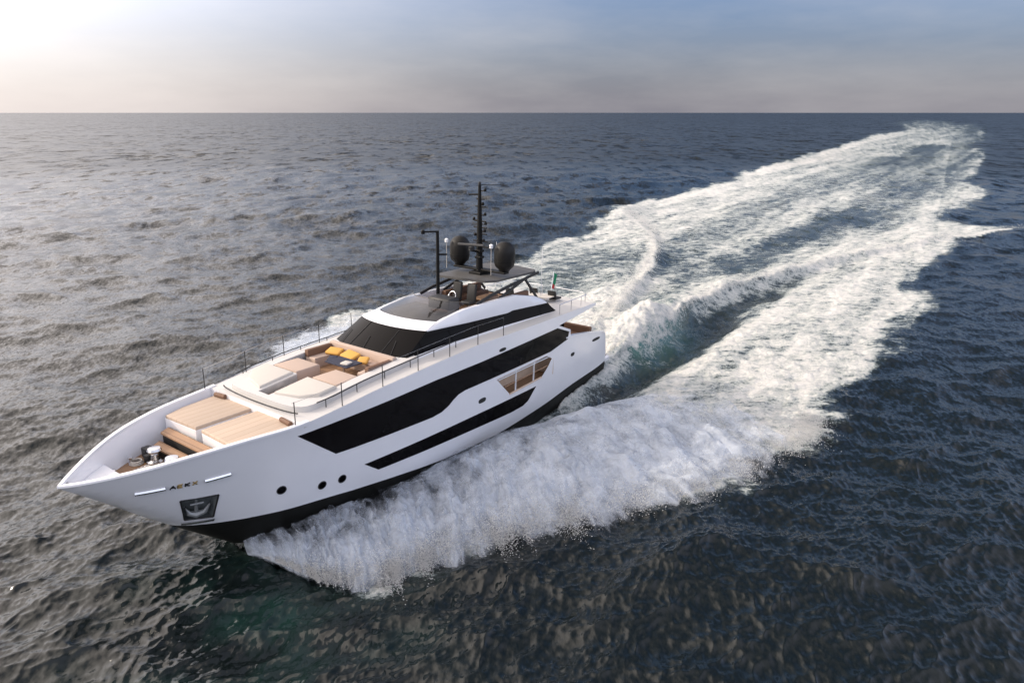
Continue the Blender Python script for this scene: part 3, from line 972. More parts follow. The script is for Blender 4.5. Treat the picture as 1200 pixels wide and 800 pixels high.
def tinted():
    t = NT("tinted_screen")
    fr = t.node('ShaderNodeFresnel', {'IOR': 1.5}).outputs[0]
    tp = t.node('ShaderNodeBsdfTransparent', {'Color': (0.80, 0.77, 0.73, 1)}).outputs[0]
    gl = t.node('ShaderNodeBsdfGlossy', {'Color': (1, 1, 1, 1), 'Roughness': 0.06}).outputs[0]
    return t.finish(t.node('ShaderNodeMixShader', {0: t.math('ADD', fr, 0.05), 1: tp, 2: gl}).outputs[0])


M_TINT = tinted()

yacht = bpy.data.objects.new("motor_yacht", None)
COL.objects.link(yacht)
yacht.empty_display_size = 2
yacht.matrix_world = Matrix(((BM3[0, 0], BM3[0, 1], BM3[0, 2], BO[0]), (BM3[1, 0], BM3[1, 1], BM3[1, 2], BO[1]), (BM3[2, 0], BM3[2, 1], BM3[2, 2], BO[2]), (0, 0, 0, 1)))
tag(yacht, "long white motor yacht with black windows planing across the open sea", "yacht")


# ---- flat patch with holes, triangulated in 2-D and lifted on a surface
def densify(poly, step):
    out = []
    n = len(poly)
    for i in range(n):
        a, b = poly[i], poly[(i + 1) % n]
        k = max(1, int(math.hypot(b[0] - a[0], b[1] - a[1]) / step))
        for j in range(k):
            out.append((a[0] + (b[0] - a[0]) * j / k, a[1] + (b[1] - a[1]) * j / k))
    return out


def patch2d(outer, holes=(), step=0.3, gx=0.3, gy=0.2):
    outer = densify(outer, step)
    holes = [densify(h, step) for h in holes]
    vs_, es = [], []
    for loop in [outer] + holes:
        b = len(vs_)
        vs_ += [Vector(p) for p in loop]
        es += [(b + i, b + (i + 1) % len(loop)) for i in range(len(loop))]
    xs = [p[0] for p in outer]
    ys = [p[1] for p in outer]
    px, py = np.meshgrid(np.arange(min(xs) + gx / 2, max(xs), gx), np.arange(min(ys) + gy / 2, max(ys), gy))
    px, py = px.ravel(), py.ravel()
    ok = sd_poly(px, py, outer) > min(gx, gy) * 0.4
    for h in holes:
        ok &= sd_poly(px, py, h) < -min(gx, gy) * 0.4
    vs_ += [Vector((float(a), float(b))) for a, b in zip(px[ok], py[ok])]
    v2, e2, f2, *_r = delaunay_2d_cdt(vs_, es, [], 0, 1e-5)
    V = np.array([(v.x, v.y) for v in v2])
    F = [f for f in f2 if len(f) == 3]
    C = np.array([V[list(f)].mean(0) for f in F])
    ins = in_poly(C[:, 0], C[:, 1], outer)
    for h in holes:
        ins &= ~in_poly(C[:, 0], C[:, 1], h)
    return V, [f for f, k in zip(F, ins) if k]


def shell(name, V, F, lift, thick, mat, parent, smooth=True):
    """patch lifted on a surface with a rim of the given depth towards the inside; lift(V, depth)->Nx3"""
    A = lift(V, 0.0)
    cnt = {}
    for f in F:
        for i in range(3):
            e = (f[i], f[(i + 1) % 3])
            cnt[frozenset(e)] = cnt.get(frozenset(e), []) + [e]
    faces = [tuple(f) for f in F]
    verts = list(A)
    if thick:
        Bv = lift(V, thick)
        n = len(verts)
        verts += list(Bv)
        for k, e in cnt.items():
            if len(e) == 1:
                a, b = e[0]
                faces.append((b, a, a + n, b + n))
        faces += [tuple(i + n for i in f[::-1]) for f in F]
    return mesh_obj(name, verts, faces, mat, parent, smooth, 30)


def side_lift(sgn, off=0.0):
    def f(V, d):
        y = hully(V[:, 0], V[:, 1])
        return np.stack([V[:, 0], sgn * np.maximum(y + off - d, 0.0), V[:, 1]], 1)
    return f


def orient(F, sgn):
    return [f if sgn < 0 else f[::-1] for f in F]


W_MAIN = [(24.69, 4.38), (22.9, 2.95), (17.35, 2.78), (16.7, 2.84), (16.2, 3.02), (15.85, 3.24), (15.5, 3.39), (15.0, 3.46), (12.4, 3.46),
          (7.1, 3.50), (5.15, 3.82), (5.05, 4.28), (6.45, 4.80), (9.5, 4.73), (13.72, 4.63), (17.25, 4.62), (22.28, 4.46)]
W_LOW = [(21.42, 1.88), (20.6, 1.29), (10.8, 0.87), (9.7, 0.90), (9.2, 1.05), (8.42, 1.74)]
W_OPEN = [(12.4, 3.27), (7.5, 3.34), (6.9, 3.04), (7.3, 2.6), (7.95, 2.12), (11.1, 2.04)]
A_POCK = [(28.62, 2.80), (27.45, 2.72), (27.50, 1.66), (28.33, 1.72)]
top = [(x, float(zrail(x))) for x in np.arange(31.7, 14.0, -0.4)] + [(x, float(zdeck(x))) for x in (12, 10, 8, 6.85, 4, 2.4)]
low = [(x, float(zboot(x))) for x in np.arange(-0.4, 28.5, 0.4)]
stem = [(28.55, 1.34), (28.8, 1.53), (29.22, 1.9), (30.0, 2.6), (30.66, 3.22), (31.3, 3.76), (31.78, 4.19)]
SIDE = stem + top + [(1.7, 5.46), (1.8, 5.3), (4.0, 5.1), (6.3, 4.92), (4.9, 4.38), (4.82, 3.9), (4.16, 3.88), (2.5, 3.62), (0.45, 3.26), (0.0, 3.0), (-0.35, 1.6)] + low
V, F = patch2d(SIDE, [W_MAIN, W_LOW, W_OPEN, A_POCK], 0.22, 0.3, 0.2)
hv, hf = [], []
for sgn in (1, -1):
    A = side_lift(sgn)(V, 0)
    n = len(hv)
    hv += list(A)
    hf += [tuple(i + n for i in f) for f in orient(F, sgn)]
# transom
n = len(hv)
for z in np.linspace(0.9, 3.02, 8):
    for yy in np.linspace(-1, 1, 15):
        b = float(hully(0.0, z))
        hv.append((-0.36 + 0.16 * (z - 0.9) - 0.0 * yy, yy * b, z))
hf += [tuple(i + n for i in f) for f in grid_faces(8, 15)]
hull = mesh_obj("hull", hv, hf, M_WHITE, yacht, True, 30)

# dark bottom
xs = np.concatenate([np.arange(-0.4, 25, 0.5), np.arange(25, 28.56, 0.2)])
bv, bf = [], []
for sgn in (1, -1):
    n = len(bv)
    for x in xs:
        k0 = float(zkeel(x))
        k1 = float(zboot(x)) + 0.004
        for t in np.linspace(0, 1, 10):
            z = k0 + (max(k1, k0 + 0.01) - k0) * t ** 1.5
            bv.append((x, sgn * max(float(hully(x, z)) - 0.004, 0.0), z))
    g = grid_faces(len(xs), 10)
    bf += [tuple(i + n for i in (f if sgn > 0 else f[::-1])) for f in g]
mesh_obj("hull_bottom", bv, bf, M_BOTTOM, yacht, True, 40)

# windows let into the sides
for sgn in (1, -1):
    for poly, nm in ((W_MAIN, "saloon_window"), (W_LOW, "cabin_window")):
        v_, f_ = patch2d(poly, (), 0.22, 0.4, 0.25)
        shell(nm, v_, orient(f_, sgn), side_lift(sgn, -0.012), 0.05, M_GLASS, yacht)
    # side deck seen through the opening in the bulwark
    mb = MB()
    y0 = 2.35
    mb.add([(12.5, sgn * 3.40, 2.02), (6.8, sgn * 3.36, 2.02), (6.8, sgn * y0, 2.02), (12.5, sgn * y0, 2.02)], [(0, 1, 2, 3)])
    mb.build("side_deck", M_TEAK, yacht)
    mb = MB()
    mb.add([(12.6, sgn * y0, 2.0), (6.7, sgn * y0, 2.0), (6.7, sgn * y0, 3.4), (12.6, sgn * y0, 3.4)], [(0, 1, 2, 3)])
    mb.add([(12.6, sgn * y0, 2.0), (12.6, sgn * 3.4, 2.0), (12.6, sgn * 3.4, 3.4), (12.6, sgn * y0, 3.4)], [(0, 1, 2, 3)])
    mb.add([(6.7, sgn * y0, 2.0), (6.7, sgn * 3.4, 2.0), (6.7, sgn * 3.4, 3.4), (6.7, sgn * y0, 3.4)], [(0, 1, 2, 3)])
    mb.build("saloon_wall", M_BEIGE, yacht)
    for xx in (10.55, 8.75):
        yy = float(hully(xx, 2.7)) - 0.06
        MB().box((xx, sgn * yy, 2.70), (0.075, 0.06, 1.30)).build("bulwark_post", M_WHITE, yacht)
    yb = lambda x, z: sgn * (float(hully(x, z)) - 0.05)
    MB().tube([(11.15, yb(11.1, 2.06) + sgn * 0.05, 2.07), (7.95, yb(7.95, 2.14) + sgn * 0.05, 2.15)], 0.05).build("opening_sill", M_BEIGE, yacht)
    MB().tube([(12.2, yb(12.2, 3.2), 3.16), (7.1, yb(7.1, 3.2), 3.20)], 0.03).build("grab_rail", M_WHITE, yacht)
    MB().tube([(11.6, yb(11.6, 2.72), 2.60), (7.3, yb(7.3, 2.72), 2.68)], 0.028).build("bulwark_rail", M_TEAKX, yacht)
    # forward portholes, round in a steel ring
    for px_, pz_ in ((25.22, 2.13), (23.46, 1.66), (22.52, 1.60)):
        yy = float(hully(px_, pz_))
        dx = float(hully(px_ + 0.1, pz_) - hully(px_ - 0.1, pz_)) / 0.2
        dz = float(hully(px_, pz_ + 0.1) - hully(px_, pz_ - 0.1)) / 0.2
        nrm = Vector((-dx, 1, -dz)).normalized()
        nrm.y *= sgn
        qd = nrm.to_track_quat('Z', 'Y')

        def put(mbv, off):
            return [tuple(Vector((px_, sgn * yy, pz_)) + qd @ Vector(p) + nrm * off) for p in mbv]
        ring = MB().lathe([(0.20, -0.05), (0.20, 0.012), (0.175, 0.022), (0.16, 0.012), (0.16, -0.05)], n=28)
        ring.v = put(ring.v, 0)
        po = ring.build("porthole", M_DARK, yacht, True)
        gl = MB().lathe([(0.02, 0.008), (0.16, 0.008)], n=28)
        gl.v = put(gl.v, 0)
        gl.build("pane", M_GLASS, po)
    # anchor pocket: a box let into the bow with the plough anchor in it, and the sill below
    pk = MB()
    P4 = [(x, z) for x, z in A_POCK]
    o4 = [(x, sgn * float(hully(x, z)), z) for x, z in P4]
    i4 = [(x, sgn * max(float(hully(x, z)) - 0.42, 0.05), z) for x, z in P4]
    pk.add(o4 + i4, [(0, 1, 5, 4), (1, 2, 6, 5), (2, 3, 7, 6), (3, 0, 4, 7), (4, 5, 6, 7)])
    pock = pk.build("anchor_pocket", M_POCK, yacht)
    fr_ = MB()
    for a_, b_ in ((0, 1), (1, 2), (2, 3), (3, 0)):
        A_, B_ = Vector(o4[a_]), Vector(o4[b_])
        fr_.tube([A_, (A_ + B_) / 2, B_], 0.035, 6)
    fr_.build("pocket_frame", M_RUBBER, pock)
    an = MB()
    ym = lambda x, z, d: sgn * max(float(hully(x, z)) - d, 0.02)
    an.tube([(28.05, ym(28.05, 2.6, .2), 2.65), (28.0, ym(28.0, 1.95, .12), 1.95)], [0.05, 0.07], 8)
    an.tube([(27.62, ym(27.62, 2.2, .1), 2.3), (27.75, ym(27.75, 1.95, .1), 1.98), (28.0, ym(28, 1.9, .1), 1.9), (28.22, ym(28.22, 1.95, .08), 2.0), (28.36, ym(28.36, 2.2, .1), 2.35)], [0.03, 0.10, 0.14, 0.10, 0.03], 8)
    an.tube([(27.85, ym(27.85, 2.45, .1), 2.45), (28.25, ym(28.25, 2.45, .1), 2.45)], 0.04, 8)
    an.build("anchor", M_ANCH, pock, True)
    si = MB()
    sx = np.linspace(27.5, 28.42, 8)
    zz = 1.58
    outv = [(x, sgn * (float(hully(x, zz)) + 0.10), zz) for x in sx] + [(x, sgn * max(float(hully(x, zz)) - 0.1, 0), zz) for x in sx] + \
           [(x, sgn * (float(hully(x, zz)) + 0.06), zz - 0.10) for x in sx]
    si.add(outv, grid_faces(2, 8) + [(i, i + 1, 16 + i + 1, 16 + i) for i in range(7)])
    si.build("pocket_sill", M_STEEL, pock)
    # the two bright mooring slots
    for x0, z0, x1, z1 in ((29.92, 3.53, 29.12, 3.56), (27.95, 3.52, 27.12, 3.56)):
        sl = MB()
        for i, t in enumerate(np.linspace(0, 1, 7)[:-1]):
            pass
        pts = [(x0 + (x1 - x0) * t, sgn * (float(hully(x0 + (x1 - x0) * t, z0 + (z1 - z0) * t)) + 0.012), z0 + (z1 - z0) * t) for t in np.linspace(0, 1, 9)]
        sl.tube(pts, 0.085, 8)
        sl.build("mooring_slot", M_BRIGHT, yacht, True)
    # hull vents and lights
    for x0, z0, lx_, lz_ in ((13.58, 2.47, .30, .13), (4.4, 2.66, .22, .12), (11.98, 4.84, .30, .09), (1.35, 2.93, .52, .10)):
        yv = float(hully(x0, z0))
        mb = MB()
        ang = np.linspace(0, 2 * np.pi, 20, endpoint=False)
        ex = np.sign(np.cos(ang)) * np.abs(np.cos(ang)) ** .7 * lx_
        ez = np.sign(np.sin(ang)) * np.abs(np.sin(ang)) ** .7 * lz_
        a_ = [(x0 + p, sgn * (float(hully(x0 + p, z0 + q_)) + 0.015), z0 + q_) for p, q_ in zip(ex, ez)]
        b_ = [(x0 + p, sgn * (float(hully(x0 + p, z0 + q_)) - 0.03), z0 + q_) for p, q_ in zip(ex, ez)]
        mb.add(a_ + b_, [tuple(range(20))] + [(i, (i + 1) % 20, 20 + (i + 1) % 20, 20 + i) for i in range(20)])
        mb.build("hull_vent", M_RUBBER, yacht)
    # name on the bow: four worn brass letters and a dot, unreadable at this size
    glyph = {'A': [((0, 0), (.5, 1)), ((.5, 1), (1, 0)), ((.2, .4), (.8, .4))],
             'E': [((0, 0), (0, 1)), ((0, 1), (.9, 1)), ((0, .5), (.8, .5)), ((0, 0), (.9, 0))],
             'K': [((0, 0), (0, 1)), ((0, .5), (.9, 1)), ((0, .5), (.9, 0))],
             'X': [((0, 0), (.9, 1)), ((0, 1), (.9, 0))]}
    for j, (ch, xx) in enumerate((("A", 28.98), ("E", 28.76), ("K", 28.54), ("X", 28.32))):
        mb = MB()
        for (a0, b0), (a1, b1) in glyph[ch]:
            pts = []
            for (u_, w_) in ((a0, b0), (a1, b1)):
                x_ = xx - sgn * 0.0 - u_ * 0.15 if sgn > 0 else xx - 0.15 + u_ * 0.15
                z_ = 3.46 + w_ * 0.13 - (xx - 28.98) * -0.0
                pts.append((x_, sgn * (float(hully(x_, z_)) + 0.012), z_))
            mb.tube(pts, 0.026, 6)
        mb.build("letter", M_GOLD if j % 2 else M_RUBBER, yacht)

# ---- bow: cap rail, inner bulwark, well deck
xr = np.concatenate([np.arange(24.2, 30.6, 0.4), np.array([30.8, 31.1, 31.4, 31.6, 31.74, 31.82])])
for sgn in (1, -1):
    v_ = []
    for x in xr:
        b = float(halfb(min(x, 31.8)))
        z = float(zrail(min(x, 31.8)))
        o_, i_ = b + 0.03, max(b - 0.17, 0.0)
        v_ += [(x, sgn * o_, z - 0.04), (x, sgn * o_, z + 0.025), (x, sgn * (o_ - 0.02), z + 0.045), (x, sgn * max(i_ + 0.02, 0), z + 0.045), (x, sgn * i_, z + 0.025), (x, sgn * i_, z - 0.06)]
    f_ = grid_faces(len(xr), 6)
    mesh_obj("cap_rail", v_, [f if sgn < 0 else f[::-1] for f in f_], M_WHITE, yacht, True, 40)
    v_ = []
    for x in xr[:-3]:
        b = float(halfb(x))
        zb_ = max(3.42, float(zkeel(x)) + 0.15)
        for t in np.linspace(0, 1, 5):
            z = float(zrail(x)) - 0.05 + (zb_ - float(zrail(x)) + 0.05) * t
            yv = min(max(b - 0.16, 0), max(float(hully(x, z)) - 0.10, 0.0))
            v_.append((x, sgn * yv, z))
    f_ = grid_faces(len(xr) - 3, 5)
    mesh_obj("bulwark", v_, [f if sgn > 0 else f[::-1] for f in f_], M_WHITE, yacht, True, 40)


def plan(x0, x1, inset, n=14, z=None):
    xs_ = np.linspace(x0, x1, n)
    w = [max(min(float(halfb(x)) - inset, float(hully(x, z)) - 0.09 if z else 9), 0.0) for x in xs_]
    return [(x, y) for x, y in zip(xs_, w)] + [(x, -y) for x, y in list(zip(xs_, w))[::-1]]


MB().prism(plan(23.6, 30.2, 0.16, z=3.44), 3.44, 3.5).build("well_deck", M_TEAK, yacht)
MB().prism(plan(29.85, 31.1, 0.16, z=3.84), 3.84, 3.92, 0.02).build("bow_platform", M_WHITE, yacht)
# sun pads on their white bases, walkway between
for sgn in (1, -1):
    poly = [(26.85, sgn * 0.22), (26.95, sgn * 2.25), (26.2, sgn * 2.55), (24.3, sgn * 2.80), (24.25, sgn * 0.22)]
    MB().prism(poly, 3.48, 4.46, 0.03).build("sunpad_base", M_WHITE, yacht)
    poly = [(26.85, sgn * 0.20), (26.94, sgn * 2.20), (26.1, sgn * 2.46), (24.36, sgn * 2.70), (24.30, sgn * 0.20)]
    MB().prism(poly, 4.46, 4.60, 0.05, 3).build("sunpad", M_TAN, yacht, True)
    MB().tube([(24.55, sgn * 2.55, 4.68), (24.5, sgn * 1.9, 4.70)], 0.10, 10).build("headrest_roll", M_BROWN, yacht, True)
for k, (z_, x_) in enumerate(((3.75, 24.65), (4.05, 24.45), (4.40, 24.28))):
    MB().box((x_ + 0.15, 0, z_ - 0.05), (0.5 - 0.1 * k, 0.42, 0.10), bev=0.01).build("step", M_TEAKX, yacht)
MB().box((25.6, 0, 3.53), (2.6, 0.42, 0.05)).build("walkway", M_TEAK, yacht)
# low teak benches stepping down into the well
MB().prism([(27.45, 1.75), (27.45, -1.75), (26.98, -2.0), (26.98, 2.0)], 4.08, 4.16, 0.015).build("bench", M_TEAKX, yacht)
MB().prism([(27.95, 1.45), (27.95, -1.45), (27.55, -1.7), (27.55, 1.7)], 3.78, 3.86, 0.015).build("bench", M_TEAKX, yacht)
MB().prism([(27.4, 1.7), (27.4, -1.7), (27.0, -1.9), (27.0, 1.9)], 3.5, 4.08).build("bench_base", M_RUBBER, yacht)
MB().prism([(27.9, 1.4), (27.9, -1.4), (27.6, -1.6), (27.6, 1.6)], 3.5, 3.78).build("bench_base", M_RUBBER, yacht)
# windlasses, bollards, chain, white hatch
for sgn in (1, -1):
    wd = MB().lathe([(0.30, 0), (0.30, 0.13), (0.17, 0.18), (0.14, 0.38), (0.22, 0.45), (0.26, 0.56), (0.22, 0.64), (0.05, 0.66)], (28.30, sgn * 0.62, 3.5), 20).build("windlass", M_STEEL, yacht, True)
    MB().box((28.35, sgn * 0.95, 3.66), (0.36, 0.26, 0.32), bev=0.05).build("motor_housing", M_DARK, wd, True)
    ch = MB()
    for i in range(14):
        t = i / 13
        ch.box((28.6 + 0.95 * t, sgn * (0.62 - 0.12 * t), 3.56), (0.10, 0.045 if i % 2 else 0.08, 0.08 if i % 2 else 0.045), rz=0.1, bev=0.02)
    ch.build("anchor_chain", M_STEEL, yacht)
    for xx, yy in ((29.75, 0.75), (28.9, 1.28)):
        MB().lathe([(0.09, 0), (0.075, 0.04), (0.06, 0.22), (0.09, 0.25), (0.09, 0.29), (0.03, 0.30)], (xx, sgn * yy, 3.5), 14).build("bollard", M_STEEL, yacht, True)
for xx, yy, rr_ in ((28.75, -1.15, 0.22), (29.2, 0.35, 0.17)):
    cl_ = MB()
    for k in range(3):
        cl_.tube([(xx + (rr_ - 0.02 * k) * math.cos(a_), yy + (rr_ - 0.02 * k) * math.sin(a_), 3.53 + 0.05 * k) for a_ in np.linspace(0, 2 * np.pi, 24)], 0.028, 6, cap=False)
    cl_.build("rope_coil", M_CREAM, yacht, True)
for sgn in (1, -1):
    MB().lathe([(0.12, 0), (0.10, 0.05), (0.10, 0.20), (0.16, 0.26), (0.15, 0.32), (0.03, 0.34)], (27.95, sgn * 1.35, 3.5), 16).build("capstan", M_STEEL, yacht, True)
MB().box((28.95, -0.05, 3.62), (0.55, 0.50, 0.22), bev=0.06).build("locker_hatch", M_CREAM, yacht, True)
MB().box((27.75 + 0.45, -1.35, 3.72), (0.35, 0.40, 0.42), bev=0.06).build("mooring_winch", M_DARK, yacht, True)

# ---- raised deck from the bow well to the after overhang
RECESS = [(23.9, -0.36), (23.9, 0.36), (21.95, 0.36), (21.95, 2.18), (18.35, 2.18), (18.35, -2.18), (21.95, -2.18), (21.95, -0.36)]
OUTD = [(x, float(halfb(x)) - 0.012) for x in np.arange(2.0, 24.4, 0.6)] + [(24.42, 3.2)]
OUTD = OUTD + [(x, -y) for x, y in OUTD[::-1]]
SUNK = [(6.4, -2.0), (6.4, 2.0), (15.2, 2.0), (15.2, -2.0)]
V, F = patch2d(OUTD, [RECESS], 0.3, 0.5, 0.5)


def deck_lift(V, d):
    cam_ = 0.10 * (1 - (V[:, 1] / 3.5) ** 2)
    return np.stack([V[:, 0], V[:, 1], zdeck(V[:, 0]) - 0.035 + cam_ - d], 1)


shell("upper_deck", V, F, deck_lift, 0.16, M_DECK, yacht)
V, F = patch2d([(2.0, -3.25), (1.75, -2.9), (1.75, 2.9), (2.0, 3.25), (6.6, 3.38), (6.6, -3.38)], (), 0.4, 0.6, 0.6)
shell("overhang_ceiling", V, F[::1], lambda V, d: np.stack([V[:, 0], V[:, 1], np.interp(V[:, 0], [1.7, 6.6], [5.28, 4.92]) - 0.0 * d + d], 1), 0.02, M_WHITE, yacht)
V, F = patch2d([(24.42, -3.1), (24.42, 3.1), (24.46, 3.1), (24.46, -3.1)], (), 0.5, 1, 1)
MB().box((24.40, 0, 4.50), (0.06, 6.1, 0.62)).build("deck_riser", M_WHITE, yacht)

# coachroof: low raised ring round the sunken lounge
ring_out = []
for a_ in np.linspace(-90, 90, 17):
    ca, sa = math.cos(rad(a_)), math.sin(rad(a_))
    ring_out.append((22.9 + 1.30 * abs(ca) ** 0.5, 2.62 * (abs(sa) ** 0.55) * (1 if sa > 0 else -1)))
ring_out = [(17.5, -2.62), (20.0, -2.64)] + ring_out + [(20.0, 2.64), (17.5, 2.62)]
zc = lambda x, y: float(zdeck(x)) + 0.20
V, F = patch2d(ring_out, [[(x + (0.02 if x > 23 else 0), y) for x, y in RECESS]], 0.25, 0.5, 0.5)


def coach_lift(V, d):
    return np.stack([V[:, 0], V[:, 1], zdeck(V[:, 0]) + 0.26 + 0.05 * (1 - (V[:, 1] / 2.6) ** 2) - d], 1)


shell("coachroof", V, F, coach_lift, 0.30, M_DECK, yacht)
# dark handrail that follows the coachroof edge
for sgn in (1, -1):
    pts = [(x, sgn * (float(np.interp(x, [17, 22.6, 23.6, 24.2], [2.86, 2.86, 2.72, 1.9]))), float(zdeck(x)) + 0.34) for x in np.arange(15.0, 23.8, 0.4)]
    hr = MB().tube(pts, 0.026).build("coachroof_rail", M_DARK, yacht, True)
    for p in pts[::4]:
        MB().tube([(p[0], p[1], p[2] - 0.36), p], 0.02).build("stanchion", M_DARK, hr)
fr_pts = [(24.1 + 0.30 * math.cos(rad(a_)), 2.55 * math.sin(rad(a_)), 4.98) for a_ in np.linspace(-80, 80, 20)]
MB().tube(fr_pts, 0.03).build("toe_rail", M_DARK, yacht, True)

ZL = 4.90
MB().prism([(23.92, -0.40), (23.92, 0.40), (21.97, 0.40), (21.97, 2.22), (18.3, 2.22), (18.3, -2.22), (21.97, -2.22), (21.97, -0.40)], ZL - 0.1, ZL).build("lounge_floor", M_TEAK, yacht)
wl_ = MB()
for i in range(len(RECESS)):
    a_, b_ = RECESS[i], RECESS[(i + 1) % len(RECESS)]
    wl_.add([(a_[0], a_[1], ZL), (b_[0], b_[1], ZL), (b_[0], b_[1], float(zdeck(b_[0])) + 0.24), (a_[0], a_[1], float(zdeck(a_[0])) + 0.24)], [(0, 1, 2, 3)])
wl_.build("lounge_coaming", M_WHITE, yacht)
for sgn in (1, -1):
    poly = [(23.75, sgn * 0.5), (23.45, sgn * 1.7), (22.9, sgn * 2.3), (22.05, sgn * 2.35), (22.05, sgn * 0.5)]
    MB().prism(poly, lambda x, y: float(zdeck(x)) + 0.20, lambda x, y: float(zdeck(x)) + 0.42, 0.06, 3).build("foredeck_cushion", M_CREAM, yacht, True)
    MB().prism([(21.85, sgn * 0.55), (21.85, sgn * 2.12), (20.55, sgn * 2.12), (20.55, sgn * 0.55)], ZL, lambda x, y: 5.42, 0.06, 3).build("facing_seat", M_TANP, yacht, True)
# U sofa against the wheelhouse front
sofa = MB()
sofa.prism([(18.4, -2.12), (18.4, 2.12), (20.1, 2.12), (20.1, 1.45), (19.05, 1.45), (19.05, -1.45), (20.1, -1.45), (20.1, -2.12)], ZL, ZL + 0.46, 0.06, 3)
so = sofa.build("lounge_sofa", M_TANP, yacht, True)
MB().prism([(18.36, -2.16), (18.36, 2.16), (18.62, 2.16), (18.62, -2.16)], ZL + 0.46, ZL + 0.88, 0.07, 3).build("backrest", M_TANP, so, True)
for sgn in (1, -1):
    MB().prism([(18.65, sgn * 2.16), (20.1, sgn * 2.16), (20.1, sgn * 1.94), (18.65, sgn * 1.94)], ZL + 0.46, ZL + 0.80, 0.06, 3).build("armrest", M_BROWN, so, True)
tb = MB().box((19.85, 0.25, ZL + 0.60), (0.95, 1.5, 0.06), bev=0.02).build("lounge_table", M_NAVY, yacht)
MB().lathe([(0.22, 0), (0.06, 0.05), (0.06, 0.52), (0.15, 0.57)], (19.85, 0.25, ZL), 14).build("pedestal", M_STEEL, tb, True)


def w_obj(mb, name, mat, label, cat, group=None, smooth=True):
    o = mb.build(name, mat, None, smooth)
    o.matrix_world = yacht.matrix_world.copy()
    return tag(o, label, cat, group)


w_obj(MB().box((19.0, -1.35, ZL + 0.60), (0.55, 0.80, 0.16), 0.25, 0.25, bev=0.09, seg=3), "cushion", M_YELLOW, "yellow cushion lying on the lounge sofa nearest the far rail", "cushion", "yellow lounge cushions")
w_obj(MB().box((19.0, -0.25, ZL + 0.62), (0.60, 1.00, 0.16), -0.15, 0.3, bev=0.09, seg=3), "cushion", M_YELLOW, "large yellow cushion in the middle of the lounge sofa behind the dark table", "cushion", "yellow lounge cushions")
w_obj(MB().box((19.1, 0.75, ZL + 0.60), (0.50, 0.50, 0.15), 0.5, 0.3, bev=0.09, seg=3), "cushion", M_YELLOW, "small yellow cushion in the sofa corner beside the near rail", "cushion", "yellow lounge cushions")
w_obj(MB().box((20.0, 0.62, ZL + 0.68), (0.42, 0.40, 0.09), 0.2, bev=0.03), "towel", M_CREAM, "folded pale towel on the dark lounge table", "towel")
w_obj(MB().box((19.75, -0.62, ZL + 0.56), (0.45, 0.45, 0.16), 0.5, 0.2, bev=0.07, seg=3), "cushion", M_NAVY, "dark navy cushion leaning beside the yellow one on the sofa", "cushion")

# ---- guard rails along the deck edge
for sgn in (1, -1):
    rl = None
    xs_ = np.arange(11.8, 25.1, 2.15)
    pts = [(x, sgn * (float(halfb(x)) - 0.10), float(zdeck(x)) + (0.95 if x > 9 else 0.85)) for x in np.arange(11.8, 24.9, 0.5)]
    wire = MB().tube(pts, 0.007, 5)
    rl = wire.build("guard_rail", M_STEEL, yacht)
    for x in xs_:
        yy = sgn * (float(halfb(x)) - 0.10)
        MB().tube([(x, yy, float(zdeck(x)) - 0.05), (x, yy, float(zdeck(x)) + 0.97)], 0.020, 8).build("stanchion", M_DARK, rl)

# ---- wheelhouse
def ws_pt(u, t):
    """windscreen: u -1..1 across, t 0 sill..1 head"""
    x = (18.55 - 0.45 * abs(u) ** 2.2) * (1 - t) + (16.95 - 0.55 * abs(u) ** 2.2) * t
    y = u * (2.42 * (1 - t) + 2.22 * t)
    z = (5.58 + 0.06 * (1 - u * u)) * (1 - t) + (6.58 + 0.03 * (1 - u * u)) * t
    return (x, y, z)


